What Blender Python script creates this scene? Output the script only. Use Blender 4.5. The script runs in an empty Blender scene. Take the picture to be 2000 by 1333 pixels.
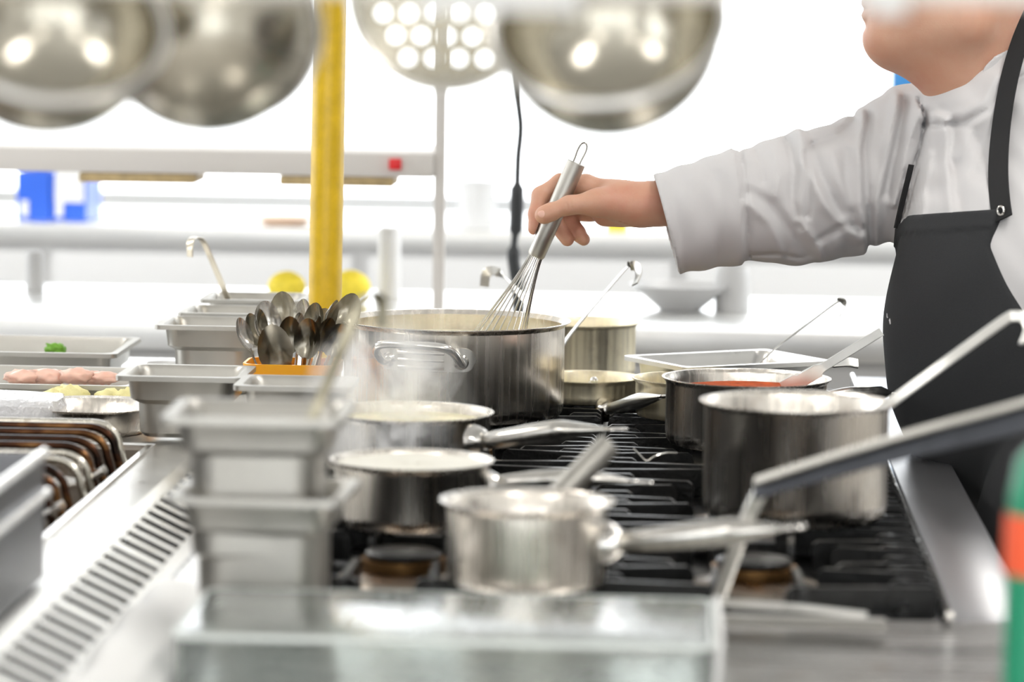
import bpy, bmesh, math, random
import numpy as np
from mathutils import Vector, Matrix, Euler
random.seed(7)
S = bpy.context.scene
S.cycles.volume_bounces = 5
S.cycles.max_bounces = 14
COL = S.collection
R = math.radians
# ------------------------------------------------------------------ camera
F = 7000.0                      # focal length in pixels of the 2000 wide frame
CAMZ = 1.565
YAW, PITCH, ROLL = R(2.78), math.atan(712 / 7000), R(0.8)
cam_rot = Matrix.Rotation(YAW, 4, 'Z') @ Matrix.Rotation(math.pi / 2 - PITCH, 4, 'X') @ Matrix.Rotation(ROLL, 4, 'Z')
cd = bpy.data.cameras.new('camera')
cam = bpy.data.objects.new('camera', cd)
COL.objects.link(cam)
cam.matrix_world = Matrix.Translation((0, 0, CAMZ)) @ cam_rot
cd.sensor_width = 36
cd.lens = 36 * F / 2000
cd.clip_start = 0.05
cd.dof.use_dof = True
cd.dof.focus_distance = 5.35
cd.dof.aperture_fstop = 3.3
S.camera = cam
FW = Vector((-math.sin(YAW), math.cos(YAW), 0))
CR = cam_rot.to_3x3()
def ray(px, py):
    return CR @ Vector(((px - 1000) / F, -(py - 666.5) / F, -1))
def at(px, py, d):
    r = ray(px, py)
    return Vector((0, 0, CAMZ)) + r * (d / r.dot(FW))
def onz(px, py, z):
    r = ray(px, py)
    return Vector((0, 0, CAMZ)) + r * ((z - CAMZ) / r.z)
# ------------------------------------------------------------------ object helpers
def tag(o, label=None, cat=None, group=None, kind=None):
    if label: o['label'] = label
    if cat: o['category'] = cat
    if group: o['group'] = group
    if kind: o['kind'] = kind
    return o
def thing(name, label, cat, loc=(0, 0, 0), rot=(0, 0, 0), group=None):
    o = bpy.data.objects.new(name, None)
    COL.objects.link(o)
    o.empty_display_size = .05
    o.location = loc
    o.rotation_euler = rot
    return tag(o, label, cat, group)
def link(name, bm, m, parent=None, smooth=True, label=None, ang=35):
    me = bpy.data.meshes.new(name)
    if isinstance(bm, tuple):
        me.from_pydata(bm[0], [], bm[1])
        me.update()
    else:
        bmesh.ops.recalc_face_normals(bm, faces=bm.faces[:])
        bm.to_mesh(me)
        bm.free()
    o = bpy.data.objects.new(name, me)
    COL.objects.link(o)
    me.materials.append(m)
    if smooth:
        me.shade_smooth()
        if ang: me.set_sharp_from_angle(angle=R(ang))
    else:
        me.shade_flat()
    if parent is not None:
        o.parent = parent
        if parent.type == 'MESH' and False: pass
    if label: o['label'] = label
    return o
def copy_tree(o, parent=None):
    c = o.copy()
    COL.objects.link(c)
    if parent is not None: c.parent = parent
    for ch in list(o.children):
        copy_tree(ch, c)
    return c
def box(bm, x0, x1, y0, y1, z0, z1, bev=0):
    r = bmesh.ops.create_cube(bm, size=1, matrix=Matrix.Translation(((x0 + x1) / 2, (y0 + y1) / 2, (z0 + z1) / 2)) @ Matrix.Diagonal((x1 - x0, y1 - y0, z1 - z0, 1)))
    if bev:
        es = list({e for v in r['verts'] for e in v.link_edges})
        bmesh.ops.bevel(bm, geom=es, offset=bev, segments=2, affect='EDGES', profile=.5)
def B(*a, bev=0):
    bm = bmesh.new(); box(bm, *a, bev=bev); return bm
def sphere(bm, c, r, seg=16, sc=(1, 1, 1), rot=None):
    m = Matrix.Translation(c) @ (rot.to_4x4() if rot else Matrix()) @ Matrix.Diagonal((r * sc[0], r * sc[1], r * sc[2], 1))
    return bmesh.ops.create_uvsphere(bm, u_segments=seg, v_segments=max(6, seg // 2), radius=1, matrix=m)
def frames(path):
    P = [Vector(p) for p in path]
    T = []
    for i in range(len(P)):
        a = P[max(0, i - 1)]; b = P[min(len(P) - 1, i + 1)]
        T.append((b - a).normalized())
    return P, T
def tube(bm, path, rad, seg=12, up=Vector((0, 0, 1)), closed=False, cap=True):
    """sweep an ellipse; rad: number, list of numbers or (side, up) pairs"""
    P, T = frames(path)
    n = len(P)
    if closed:
        T = [(P[(i + 1) % n] - P[i - 1]).normalized() for i in range(n)]
    rings = []
    nrm = up - T[0] * up.dot(T[0])
    if nrm.length < 1e-3: nrm = Vector((1, 0, 0)) - T[0] * T[0].x
    nrm.normalize()
    for i in range(n):
        nrm = nrm - T[i] * nrm.dot(T[i]); nrm.normalize()
        side = T[i].cross(nrm)
        r = rad[i] if isinstance(rad, (list, tuple)) else rad
        ra, rb = r if isinstance(r, (list, tuple)) else (r, r)
        rings.append([bm.verts.new(P[i] + side * (math.cos(2 * math.pi * k / seg) * ra) + nrm * (math.sin(2 * math.pi * k / seg) * rb)) for k in range(seg)])
    m = n if closed else n - 1
    for i in range(m):
        A, Bq = rings[i], rings[(i + 1) % n]
        for k in range(seg):
            bm.faces.new((A[k], A[(k + 1) % seg], Bq[(k + 1) % seg], Bq[k]))
    if cap and not closed:
        bm.faces.new(rings[0][::-1]); bm.faces.new(rings[-1])
def strip(bm, path, w, t, side):
    """sweep a rectangle w wide (along side) and t thick; w may be a list"""
    P, T = frames(path)
    rings = []
    side = Vector(side)
    for i in range(len(P)):
        s = side - T[i] * side.dot(T[i]); s.normalize()
        nn = T[i].cross(s)
        ww = (w[i] if isinstance(w, (list, tuple)) else w) / 2
        c = t * .3
        rings.append([bm.verts.new(P[i] + s * a + nn * b) for a, b in ((-ww, -t / 2 + c), (-ww + c, -t / 2), (ww - c, -t / 2), (ww, -t / 2 + c), (ww, t / 2 - c), (ww - c, t / 2), (-ww + c, t / 2), (-ww, t / 2 - c))])
    for i in range(len(P) - 1):
        for k in range(8):
            bm.faces.new((rings[i][k], rings[i][(k + 1) % 8], rings[i + 1][(k + 1) % 8], rings[i + 1][k]))
    bm.faces.new(rings[0][::-1]); bm.faces.new(rings[-1])
def lathe(bm, prof, seg=96, center=(0, 0, 0), close=False):
    rings = []
    cx, cy, cz = center
    for r, z in prof:
        if r < 1e-6:
            rings.append([bm.verts.new((cx, cy, cz + z))])
        else:
            rings.append([bm.verts.new((cx + r * math.cos(2 * math.pi * k / seg), cy + r * math.sin(2 * math.pi * k / seg), cz + z)) for k in range(seg)])
    for A, Bq in zip(rings, rings[1:]):
        for k in range(seg):
            k2 = (k + 1) % seg
            if len(A) == 1 and len(Bq) == 1: continue
            if len(A) == 1: bm.faces.new((A[0], Bq[k2], Bq[k]))
            elif len(Bq) == 1: bm.faces.new((A[k], A[k2], Bq[0]))
            else: bm.faces.new((A[k], A[k2], Bq[k2], Bq[k]))
def smooth_path(pts, n=8):
    """Catmull-Rom through the points"""
    P = [Vector(p) for p in pts]
    P = [P[0] * 2 - P[1]] + P + [P[-1] * 2 - P[-2]]
    out = []
    for i in range(1, len(P) - 2):
        a, b, c, d = P[i - 1:i + 3]
        for k in range(n):
            t = k / n
            out.append(.5 * ((2 * b) + (c - a) * t + (2 * a - 5 * b + 4 * c - d) * t * t + (3 * b - a - 3 * c + d) * t ** 3))
    out.append(P[-2])
    return out
# ------------------------------------------------------------------ materials
def newmat(name):
    m = bpy.data.materials.new(name); m.use_nodes = True
    nt = m.node_tree
    return m, nt, nt.nodes['Principled BSDF']
def N(nt, t, **k):
    n = nt.nodes.new(t)
    for a, b in k.items():
        if a in n.inputs.keys() if hasattr(n.inputs, 'keys') else False: n.inputs[a].default_value = b
        else: setattr(n, a, b)
    return n
def noise_node(nt, scale, detail=3, coord='Object', sc=(1, 1, 1), rough=.5):
    tc = nt.nodes.new('ShaderNodeTexCoord'); mp = nt.nodes.new('ShaderNodeMapping'); no = nt.nodes.new('ShaderNodeTexNoise')
    mp.inputs['Scale'].default_value = sc
    no.inputs['Scale'].default_value = scale; no.inputs['Detail'].default_value = detail; no.inputs['Roughness'].default_value = rough
    nt.links.new(tc.outputs[coord], mp.inputs[0]); nt.links.new(mp.outputs[0], no.inputs[0])
    return no
def ramp(nt, src, stops):
    r = nt.nodes.new('ShaderNodeValToRGB')
    e = r.color_ramp.elements
    while len(e) < len(stops): e.new(.5)
    for k, (p, c) in enumerate(stops):
        e[k].position = p
        e[k].color = (c, c, c, 1) if isinstance(c, (int, float)) else (*c, 1)
    nt.links.new(src, r.inputs[0])
    return r
def bump(nt, b, src, st, dist=.001):
    n = nt.nodes.new('ShaderNodeBump'); n.inputs['Strength'].default_value = st; n.inputs['Distance'].default_value = dist
    nt.links.new(src, n.inputs['Height']); nt.links.new(n.outputs[0], b.inputs['Normal'])
def plain(name, col, rough=.5, metal=0, bumpy=0, bscale=60, var=.0, spec=.5, coat=0, sss=0, **k):
    m, nt, b = newmat(name)
    b.inputs['Base Color'].default_value = (*col, 1); b.inputs['Roughness'].default_value = rough; b.inputs['Metallic'].default_value = metal
    b.inputs['Specular IOR Level'].default_value = spec; b.inputs['Coat Weight'].default_value = coat
    if sss:
        b.inputs['Subsurface Weight'].default_value = sss; b.inputs['Subsurface Scale'].default_value = .012
        b.inputs['Subsurface Radius'].default_value = (1, .35, .2)
    if bumpy or var:
        no = noise_node(nt, bscale, 4)
        if var:
            r = ramp(nt, no.outputs[0], [(.3, tuple(c * (1 - var) for c in col)), (.7, tuple(min(1, c * (1 + var)) for c in col))])
            nt.links.new(r.outputs[0], b.inputs['Base Color'])
        if bumpy: bump(nt, b, no.outputs[0], bumpy, .002)
    return m
def steel(name, rough=.25, aniso=0, col=(.62, .60, .57), streak=(1, 1, .02), var=.12, stain=0, scale=120):
    m, nt, b = newmat(name)
    b.inputs['Metallic'].default_value = 1
    b.inputs['Roughness'].default_value = rough
    no = noise_node(nt, scale, 3, sc=streak)
    r = ramp(nt, no.outputs[0], [(.3, rough * (1 - var * 2)), (.7, rough * (1 + var * 2))])
    nt.links.new(r.outputs[0], b.inputs['Roughness'])
    base = ramp(nt, no.outputs[0], [(.3, tuple(c * (1 - var) for c in col)), (.7, tuple(min(1, c * (1 + var * .6)) for c in col))])
    if stain:
        n2 = noise_node(nt, 14, 6, rough=.7)
        r2 = ramp(nt, n2.outputs[0], [(.56, 0.0), (.72, stain)])
        mx = nt.nodes.new('ShaderNodeMix'); mx.data_type = 'RGBA'
        nt.links.new(r2.outputs[0], mx.inputs[0]); nt.links.new(base.outputs[0], mx.inputs[6])
        mx.inputs[7].default_value = (.22, .12, .05, 1)
        nt.links.new(mx.outputs[2], b.inputs['Base Color'])
    else:
        nt.links.new(base.outputs[0], b.inputs['Base Color'])
    if aniso:
        nb_ = noise_node(nt, 55, 4, sc=(1, 1, .012), rough=.7)
        bump(nt, b, nb_.outputs[0], .42, .0010)
        b.inputs['Anisotropic'].default_value = aniso
        t = nt.nodes.new('ShaderNodeTangent'); t.direction_type = 'RADIAL'; t.axis = 'Z'
        nt.links.new(t.outputs[0], b.inputs['Tangent'])
    return m
M = {}
M['pot'] = steel('pot_steel', .25, .85, (.84, .79, .72), stain=.3)
M['tanpot'] = steel('tan_tinted_steel', .5, 0, (.95, .86, .66), stain=.2)
M['polished'] = steel('polished_steel', .16, 0, (.72, .70, .67))
M['handle'] = steel('handle_steel', .2, 0, (.68, .66, .62))
M['gn'] = steel('container_steel', .42, 0, (.47, .455, .42), streak=(1, 1, 1), scale=20, var=.08)
M['gnrim'] = steel('container_rim_steel', .3, 0, (.78, .77, .74), streak=(1, 1, 1), scale=20, var=.05)
M['counter'] = steel('counter_steel', .3, 0, (.56, .55, .53), streak=(.05, 1, 1), scale=90, var=.1, stain=.5)
M['whitesteel'] = steel('bright_counter_steel', .35, 0, (.85, .85, .84), streak=(.05, 1, 1), scale=60, var=.05)
M['darksteel'] = steel('dark_tank_steel', .38, 0, (.30, .26, .22), streak=(1, 1, 1), scale=12, var=.25, stain=.4)
M['bowl'] = steel('ladle_bowl_steel', .2, 0, (.47, .44, .37), streak=(1, 1, 1), scale=8, var=.1)
M['brass'] = plain('brass_ring', (.24, .13, .05), .4, 1, .5, 90)
M['iron'] = plain('cast_iron', (.005, .005, .005), .33, 0, .6, 160, .3, spec=.42)
M['rail'] = steel('side_rail_steel', .36, 0, (.33, .33, .34), streak=(1, .05, 1), scale=90, var=.03)
M['white'] = plain('white_paint', (.82, .82, .81), .5)
M['wall'] = plain('white_wall', (.85, .85, .84), .8, bumpy=.1)
M['greywall'] = plain('grey_wall', (.42, .41, .40), .7, bumpy=.1)
M['addedpanel'] = plain('added_panel_dark', (.10, .09, .085), .6)
M['floor'] = plain('floor_tile', (.55, .53, .50), .4, var=.1, bscale=3)
M['cab'] = plain('pale_cabinet', (.72, .72, .72), .4)
M['cabgrey'] = plain('grey_cabinet', (.5, .5, .5), .4)
M['shelf'] = plain('shelf_grey', (.62, .59, .56), .45)
M['yellow'] = plain('yellow_paint', (.66, .43, .012), .35, var=.12, bscale=30, bumpy=.15)
M['yellowsoft'] = plain('lemon_yellow', (.9, .72, .05), .5, var=.1)
M['blue'] = plain('blue_plastic', (.03, .14, .75), .4)
M['skyblue'] = plain('sky_blue_panel', (.04, .26, .62), .4, var=.1, bscale=4)
M['red'] = plain('red_plastic', (.7, .01, .015), .35)
M['tan'] = plain('tan_strip', (.42, .31, .15), .5, var=.2)
M['black'] = plain('black_rubber', (.02, .022, .025), .5)
M['slot_shade'] = plain('slot_shade_black', (.006, .006, .006), 1, spec=0)  # flat black colour stands in for the shade inside the flue slots
M['orange'] = plain('orange_plastic', (.98, .43, .02), .35, sss=.3)
M['green'] = plain('green_plastic', (.01, .25, .13), .3, sss=.1)
M['redlabel'] = plain('orange_red_label', (.8, .1, .03), .5)
M['coat'] = plain('white_cotton', (.56, .55, .555), .85, bumpy=.12, bscale=900, spec=.2)
M['apron'] = plain('charcoal_cotton', (.030, .031, .033), .9, bumpy=.2, bscale=900, var=.12, spec=.25)
M['strap'] = plain('black_strap', (.018, .018, .019), .85, spec=.3)
M['trousers'] = plain('grey_trousers', (.07, .07, .08), .85, bumpy=.1, bscale=600)
M['hair'] = plain('dark_hair', (.05, .03, .02), .6)
M['cream'] = plain('cream_sauce', (.75, .68, .42), .3, var=.08, bscale=20, sss=.2)
M['foam'] = plain('pale_foam', (.72, .70, .62), .5, bumpy=.5, bscale=150)
M['tomato'] = plain('tomato_sauce', (.50, .08, .01), .7, bumpy=.5, bscale=60, var=.3)
M['cauli'] = plain('cauliflower', (.85, .78, .38), .7, bumpy=.6, bscale=120)
M['meat'] = plain('pink_meat', (.80, .50, .40), .4, var=.25, bscale=18, sss=.2)
M['greens'] = plain('broccoli_green', (.16, .38, .03), .6, bumpy=.5, bscale=120)
M['paper'] = plain('white_paper', (.88, .88, .87), .6)
# skin
m, nt, b = newmat('skin'); M['skin'] = m
n1 = noise_node(nt, 9, 5, rough=.6)
r1 = ramp(nt, n1.outputs[0], [(.3, (.62, .37, .26)), (.55, (.58, .31, .21)), (.75, (.55, .23, .16))])
nt.links.new(r1.outputs[0], b.inputs['Base Color'])
b.inputs['Roughness'].default_value = .5
b.inputs['Subsurface Weight'].default_value = .25; b.inputs['Subsurface Scale'].default_value = .006
b.inputs['Subsurface Radius'].default_value = (1, .35, .2)
n2 = noise_node(nt, 350, 3)
bump(nt, b, n2.outputs[0], .25, .0006)
M['nail'] = plain('nail', (.80, .48, .38), .25)
# heat-tinted element tubes: brown to straw colour, from object coordinates
m, nt, b = newmat('heat_tinted_tube'); M['element'] = m
b.inputs['Metallic'].default_value = 1; b.inputs['Roughness'].default_value = .3
n1 = noise_node(nt, 9, 3, sc=(1, 1, 2.5))
r1 = ramp(nt, n1.outputs[0], [(.40, (.02, .014, .012)), (.55, (.06, .026, .014)), (.64, (.20, .10, .04)), (.74, (.5, .42, .3))])
nt.links.new(r1.outputs[0], b.inputs['Base Color'])
M['elementlight'] = steel('pale_element_tube', .25, 0, (.6, .57, .5), stain=.6)
# clear plastic, clear film, window glass
m, nt, b = newmat('clear_plastic'); M['clear'] = m
b.inputs['Transmission Weight'].default_value = .93; b.inputs['Roughness'].default_value = .06; b.inputs['IOR'].default_value = 1.25
b.inputs['Base Color'].default_value = (.80, .84, .82, 1)
vo = nt.nodes.new('ShaderNodeTexVoronoi'); vo.inputs['Scale'].default_value = 130
tc = nt.nodes.new('ShaderNodeTexCoord'); nt.links.new(tc.outputs['Object'], vo.inputs['Vector'])
bump(nt, b, vo.outputs['Distance'], .35, .001)
m, nt, b = newmat('cling_film'); M['film'] = m
b.inputs['Base Color'].default_value = (.9, .9, .92, 1); b.inputs['Roughness'].default_value = .15; b.inputs['Transmission Weight'].default_value = .45
n1 = noise_node(nt, 25, 4, rough=.7); bump(nt, b, n1.outputs[0], 1, .01)
m, nt, b = newmat('window_glass'); M['glass'] = m
tr = nt.nodes.new('ShaderNodeBsdfTransparent'); gl = nt.nodes.new('ShaderNodeBsdfGlossy'); mx = nt.nodes.new('ShaderNodeMixShader')
gl.inputs['Roughness'].default_value = .02
lw = nt.nodes.new('ShaderNodeFresnel'); lw.inputs[0].default_value = 1.3
nt.links.new(lw.outputs[0], mx.inputs[0]); nt.links.new(tr.outputs[0], mx.inputs[1]); nt.links.new(gl.outputs[0], mx.inputs[2])
nt.links.new(mx.outputs[0], nt.nodes['Material Output'].inputs['Surface'])
m, nt, b = newmat('added_lamp_diffuser'); M['lamp'] = m
b.inputs['Base Color'].default_value = (.9, .9, .9, 1); b.inputs['Emission Color'].default_value = (1, .97, .92, 1); b.inputs['Emission Strength'].default_value = 6
# steam
m = bpy.data.materials.new('steam'); m.use_nodes = True; nt = m.node_tree; M['steam'] = m
nt.nodes.remove(nt.nodes['Principled BSDF'])
pv = nt.nodes.new('ShaderNodeVolumePrincipled')
pv.inputs['Color'].default_value = (1, 1, 1, 1); pv.inputs['Anisotropy'].default_value = .3
n1 = noise_node(nt, 9, 5, rough=.62, sc=(1.0, 1, .7)); n1.inputs['Distortion'].default_value = 1.2
r1 = ramp(nt, n1.outputs[0], [(.44, 0.02), (.66, 1.0)])
tc = nt.nodes.new('ShaderNodeTexCoord'); gr = nt.nodes.new('ShaderNodeTexGradient'); gr.gradient_type = 'SPHERICAL'
mp = nt.nodes.new('ShaderNodeMapping'); mp.inputs['Location'].default_value = (-1, -1, -1); mp.inputs['Scale'].default_value = (2, 2, 2)
nt.links.new(tc.outputs['Generated'], mp.inputs[0]); nt.links.new(mp.outputs[0], gr.inputs[0])
mu = nt.nodes.new('ShaderNodeMath'); mu.operation = 'MULTIPLY'; nt.links.new(r1.outputs[0], mu.inputs[0]); nt.links.new(gr.outputs[0], mu.inputs[1])
mu2 = nt.nodes.new('ShaderNodeMath'); mu2.operation = 'MULTIPLY'; mu2.inputs[1].default_value = 62; nt.links.new(mu.outputs[0], mu2.inputs[0])
nt.links.new(mu2.outputs[0], pv.inputs['Density'])
nt.links.new(pv.outputs[0], nt.nodes['Material Output'].inputs['Volume'])
# ------------------------------------------------------------------ the room
X0, X1, Y0, Y1, ZC = -3.6, 2.9, -3.4, 11.6, 2.9
def struct(name, bm, m, **k):
    return tag(link(name, bm, m, smooth=False, **k), kind='structure')
struct('floor', B(X0 - .2, X1 + .2, Y0 - .2, Y1 + .2, -.1, 0), M['floor'])
struct('ceiling', B(X0 - .2, X1 + .2, Y0 - .2, Y1 + .2, ZC, ZC + .1), M['white'])
def wall_open(name, axis, pos, thick, lo, hi, ops, m):
    """wall slab with rectangular openings; ops: (a0, a1, z0, z1) along the wall"""
    bm = bmesh.new()
    def bx(a0, a1, z0, z1):
        if a1 - a0 < 1e-4 or z1 - z0 < 1e-4: return
        if axis == 'y': box(bm, a0, a1, pos, pos + thick, z0, z1)
        else: box(bm, pos, pos + thick, a0, a1, z0, z1)
    a = lo
    for o in sorted(ops):
        bx(a, o[0], 0, ZC); bx(o[0], o[1], 0, o[2]); bx(o[0], o[1], o[3], ZC); a = o[1]
    bx(a, hi, 0, ZC)
    return struct(name, bm, m)
def window(n, axis, pos, o, mull=()):
    a0, a1, z0, z1 = o
    t = .05
    def bx(bm, a, b, c, d, dy=.03):
        if axis == 'y': box(bm, a, b, pos - dy, pos + dy, c, d)
        else: box(bm, pos - dy, pos + dy, a, b, c, d)
    bm = bmesh.new()
    bx(bm, a0, a1, z0, z0 + t); bx(bm, a0, a1, z1 - t, z1); bx(bm, a0, a0 + t, z0, z1); bx(bm, a1 - t, a1, z0, z1)
    for q in mull: bx(bm, q - .025, q + .025, z0, z1)
    f = struct('window_%d' % n, bm, M['white'])
    bm = bmesh.new(); bx(bm, a0 + t, a1 - t, z0 + t, z1 - t, .004)
    link('pane', bm, M['glass'], f, smooth=False)
    # portal for the daylight
    L = bpy.data.lights.new('window_portal', 'AREA'); L.shape = 'RECTANGLE'; L.size = a1 - a0; L.size_y = z1 - z0
    L.cycles.is_portal = True
    lo = bpy.data.objects.new('window_portal', L); COL.objects.link(lo)
    c = ((a0 + a1) / 2, (z0 + z1) / 2)
    if axis == 'y':
        s = 1 if pos > 4 else -1
        lo.location = (c[0], pos + .1 * s, c[1]); lo.rotation_euler = (R(-90) if s > 0 else R(90), 0, 0)
    else:
        s = 1 if pos > 0 else -1
        lo.location = (pos + .1 * s, c[0], c[1]); lo.rotation_euler = (R(90), 0, R(90) if s > 0 else R(-90))
wb = (-3.3, 1.9, .80, 2.7)
wall_open('wall_north', 'y', Y1, .2, X0 - .2, X1 + .2, [wb], M['wall'])
window(1, 'y', Y1 + .05, wb)
wf = [(-3.1, -1.75, .12, 2.6), (-1.2, -.2, .12, 2.6), (.25, 1.2, .12, 2.6), (1.6, 2.5, .12, 2.6)]  # unseen windows behind the camera, added for bright streaks in the pots
wall_open('wall_south', 'y', Y0 - .2, .2, X0 - .2, X1 + .2, wf, M['wall'])
for i, o in enumerate(wf): window(2 + i, 'y', Y0 - .1, o)
wl = [(5.2, 9.4, 1.0, 2.6), (-2.6, 1.0, .3, 2.6)]
wall_open('wall_west', 'x', X0 - .2, .2, Y0, Y1, wl, M['wall'])
window(6, 'x', X0 - .1, wl[0], (7.3,))
window(8, 'x', X0 - .1, wl[1], (-1.4, -.2))  # unseen window added so the deep pot reflects something bright
wr = [(6.6, 10.2, 1.0, 2.6)]
wall_open('wall_east', 'x', X1, .2, Y0, Y1, wr, M['wall'])
window(7, 'x', X1 + .1, wr[0], (8.4,))
struct('added_dark_panel_1', B(X0, X0 + .03, 1.7, 4.0, .1, 2.0), M['addedpanel'])  # unseen dark panels on both side walls, added to darken the pots' reflections
struct('added_dark_panel_2', B(X1 - .03, X1, .6, 4.4, .1, 2.0), M['addedpanel'])
# unseen ceiling lamps, added to brighten the room and the pots
for i, (x, y) in enumerate([(-2.2, 1.2), (.9, 1.2), (-2.2, 4.4), (.9, 4.4), (-2.2, 7.6), (.9, 7.6), (-2.2, -1.8), (.9, -1.8)]):
    t = thing('added_ceiling_light', 'unseen ceiling light panel added to brighten the kitchen', 'ceiling light', (x, y, ZC), group='added ceiling light panels')
    link('lamp_housing', B(-.18, .18, -.65, .65, -.06, 0), M['white'], t, False)
    link('diffuser', B(-.16, .16, -.62, .62, -.075, -.0605), M['lamp'], t, False)
    L = bpy.data.lights.new('added_panel_light', 'AREA'); L.shape = 'RECTANGLE'; L.size = .3; L.size_y = 1.2; L.energy = 14; L.color = (1, .97, .93)
    lo = bpy.data.objects.new('added_panel_light', L); COL.objects.link(lo); lo.location = (x, y, ZC - .085); lo.visible_camera = True
W = bpy.data.worlds.new('daylight'); S.world = W; W.use_nodes = True
bg = W.node_tree.nodes['Background']; bg.inputs[0].default_value = (.95, .98, 1, 1); bg.inputs[1].default_value = 4.2
S.view_settings.view_transform = 'Standard'; S.view_settings.look = 'None'; S.view_settings.gamma = 1; S.view_settings.exposure = 0.2
# ------------------------------------------------------------------ cooking block
ZT = .90                       # pan support level
XL, XR = -.515, .290           # range
YF, YB = 3.88, 6.15
cr = thing('cooking_range', 'black topped gas cooking range with steel sides under the pots', 'stove', (0, 0, 0))
link('body', B(XL, XR, YF, YB, 0, .845, bev=.004), M['counter'], cr)
bm = bmesh.new()
box(bm, XL, XR, YF, YB, .8455, .858, bev=.002)
link('hob_plate', bm, M['iron'], cr)
burners = []
CX = (-.325, .085)
RY = [4.14, 4.63, 5.12, 5.63]
for cx in CX:
    for cy in RY:
        bm = bmesh.new()
        lathe(bm, [(.0, 0), (.080, 0), (.076, .006), (.055, .010), (.050, .013), (0, .013)], 48, (cx, cy, .8585))
        bu = link('burner', bm, M['darksteel'], cr)
        bm = bmesh.new()
        lathe(bm, [(0, 0), (.042, 0), (.0445, .003), (.0445, .006), (.040, .009), (0, .010)], 48, (cx, cy, .886))
        link('burner_cap', bm, M['iron'], bu)
        bm = bmesh.new()
        lathe(bm, [(0, 0), (.050, 0), (.051, .003), (.050, .0135), (0, .0137)], 48, (cx, cy, .872))
        link('flame_ring', bm, M['brass'], bu)
# chef-side rail and front ledge, knobs
bm = bmesh.new()
box(bm, XR + .003, XR + .10, YF, 6.3, .80, .872, bev=.006)
link('side_ledge', bm, M['rail'], cr)
bm = bmesh.new()
tube(bm, [(XR + .001, 3.84, .885), (XR + .001, 6.2, .885)], .0045, 10)
link('edge_bead', bm, M['polished'], cr)
bm = bmesh.new()
box(bm, XL - .066, XR + .75, 2.55, YF - .002, .80, .872, bev=.004)
wt = tag(link('worktop', bm, M['counter']), 'brushed steel worktop in front of the gas range', 'worktop')
bm = bmesh.new(); box(bm, XL - .060, XR + .73, 2.6, YF - .01, 0, .799)
link('cabinet', bm, M['counter'], wt, False)
# ---- pan grates
def finger(bm, a, b, zt, h=.034, t=.008):
    """upright iron finger between two plan points, both ends rounded off"""
    a = Vector((a[0], a[1], 0)); b = Vector((b[0], b[1], 0)); d = b - a; L = d.length; d /= L
    s = Vector((-d.y, d.x, 0)) * (t / 2)
    prof = [(.002, -h), (0, -.012), (.002, -.004), (.008, 0), (L - .008, 0), (L - .002, -.004), (L, -.012), (L - .002, -h)]
    A = [bm.verts.new(a + d * q - s + Vector((0, 0, zt + z))) for q, z in prof]
    C = [bm.verts.new(a + d * q + s + Vector((0, 0, zt + z))) for q, z in prof]
    k = len(prof)
    bm.faces.new(A); bm.faces.new(C[::-1])
    for i in range(k): bm.faces.new((A[i], C[i], C[(i + 1) % k], A[(i + 1) % k]))
def make_grate():
    g = thing('pan_grate', '', 'grate')
    w, l = .200, .240
    bm = bmesh.new()
    for s in (-1, 1):
        box(bm, s * .160 - .005, s * .160 + .005, -l, l, -.0415, -.020)
        ys = [-.205, -.12, -.04, .045, .125, .205]
        for k, y in enumerate(ys):
            sl = (.022 if k % 2 else -.022)
            inner = .092 if abs(y) < .1 else (.070 if abs(y) < .15 else .030)
            finger(bm, (s * w, y), (s * inner, y + sl), 0, .036)
            if k < 5: finger(bm, (s * w, y + .040), (s * .148, y + .040), 0, .034)
        for x in (.050,):
            for e in (-1, 1): finger(bm, (s * x, e * (l - .002)), (s * x * .9, e * .085), -.0005, .036)
    for e in (-1, 1): box(bm, -.165, .165, e * l - .004, e * l + .004, -.0415, -.026)
    link('fingers', bm, M['iron'], g)
    return g
gl = ['under the short saucepan and the foaming pan', 'under the steaming pan', 'under the large stock pot', 'behind the large stock pot', 'with the bare front burner by the chef', 'under the deep open pot', 'under the tomato sauce pot', 'behind the tomato sauce pot']
g0 = make_grate()
for k, (cx, cy) in enumerate([(a, b) for a in CX for b in RY]):
    g = g0 if k == 0 else copy_tree(g0)
    g.location = (cx, cy, ZT)
    tag(g, 'black cast iron pan grate ' + gl[k], 'grate', 'cast iron pan grates')
# ---- fryer / spine on the far side
XI = -.742                     # basin edge
fr = thing('fryer', 'steel fryer with brown heat tinted tubes beside the slotted flue', 'fryer')
bm = bmesh.new()
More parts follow.
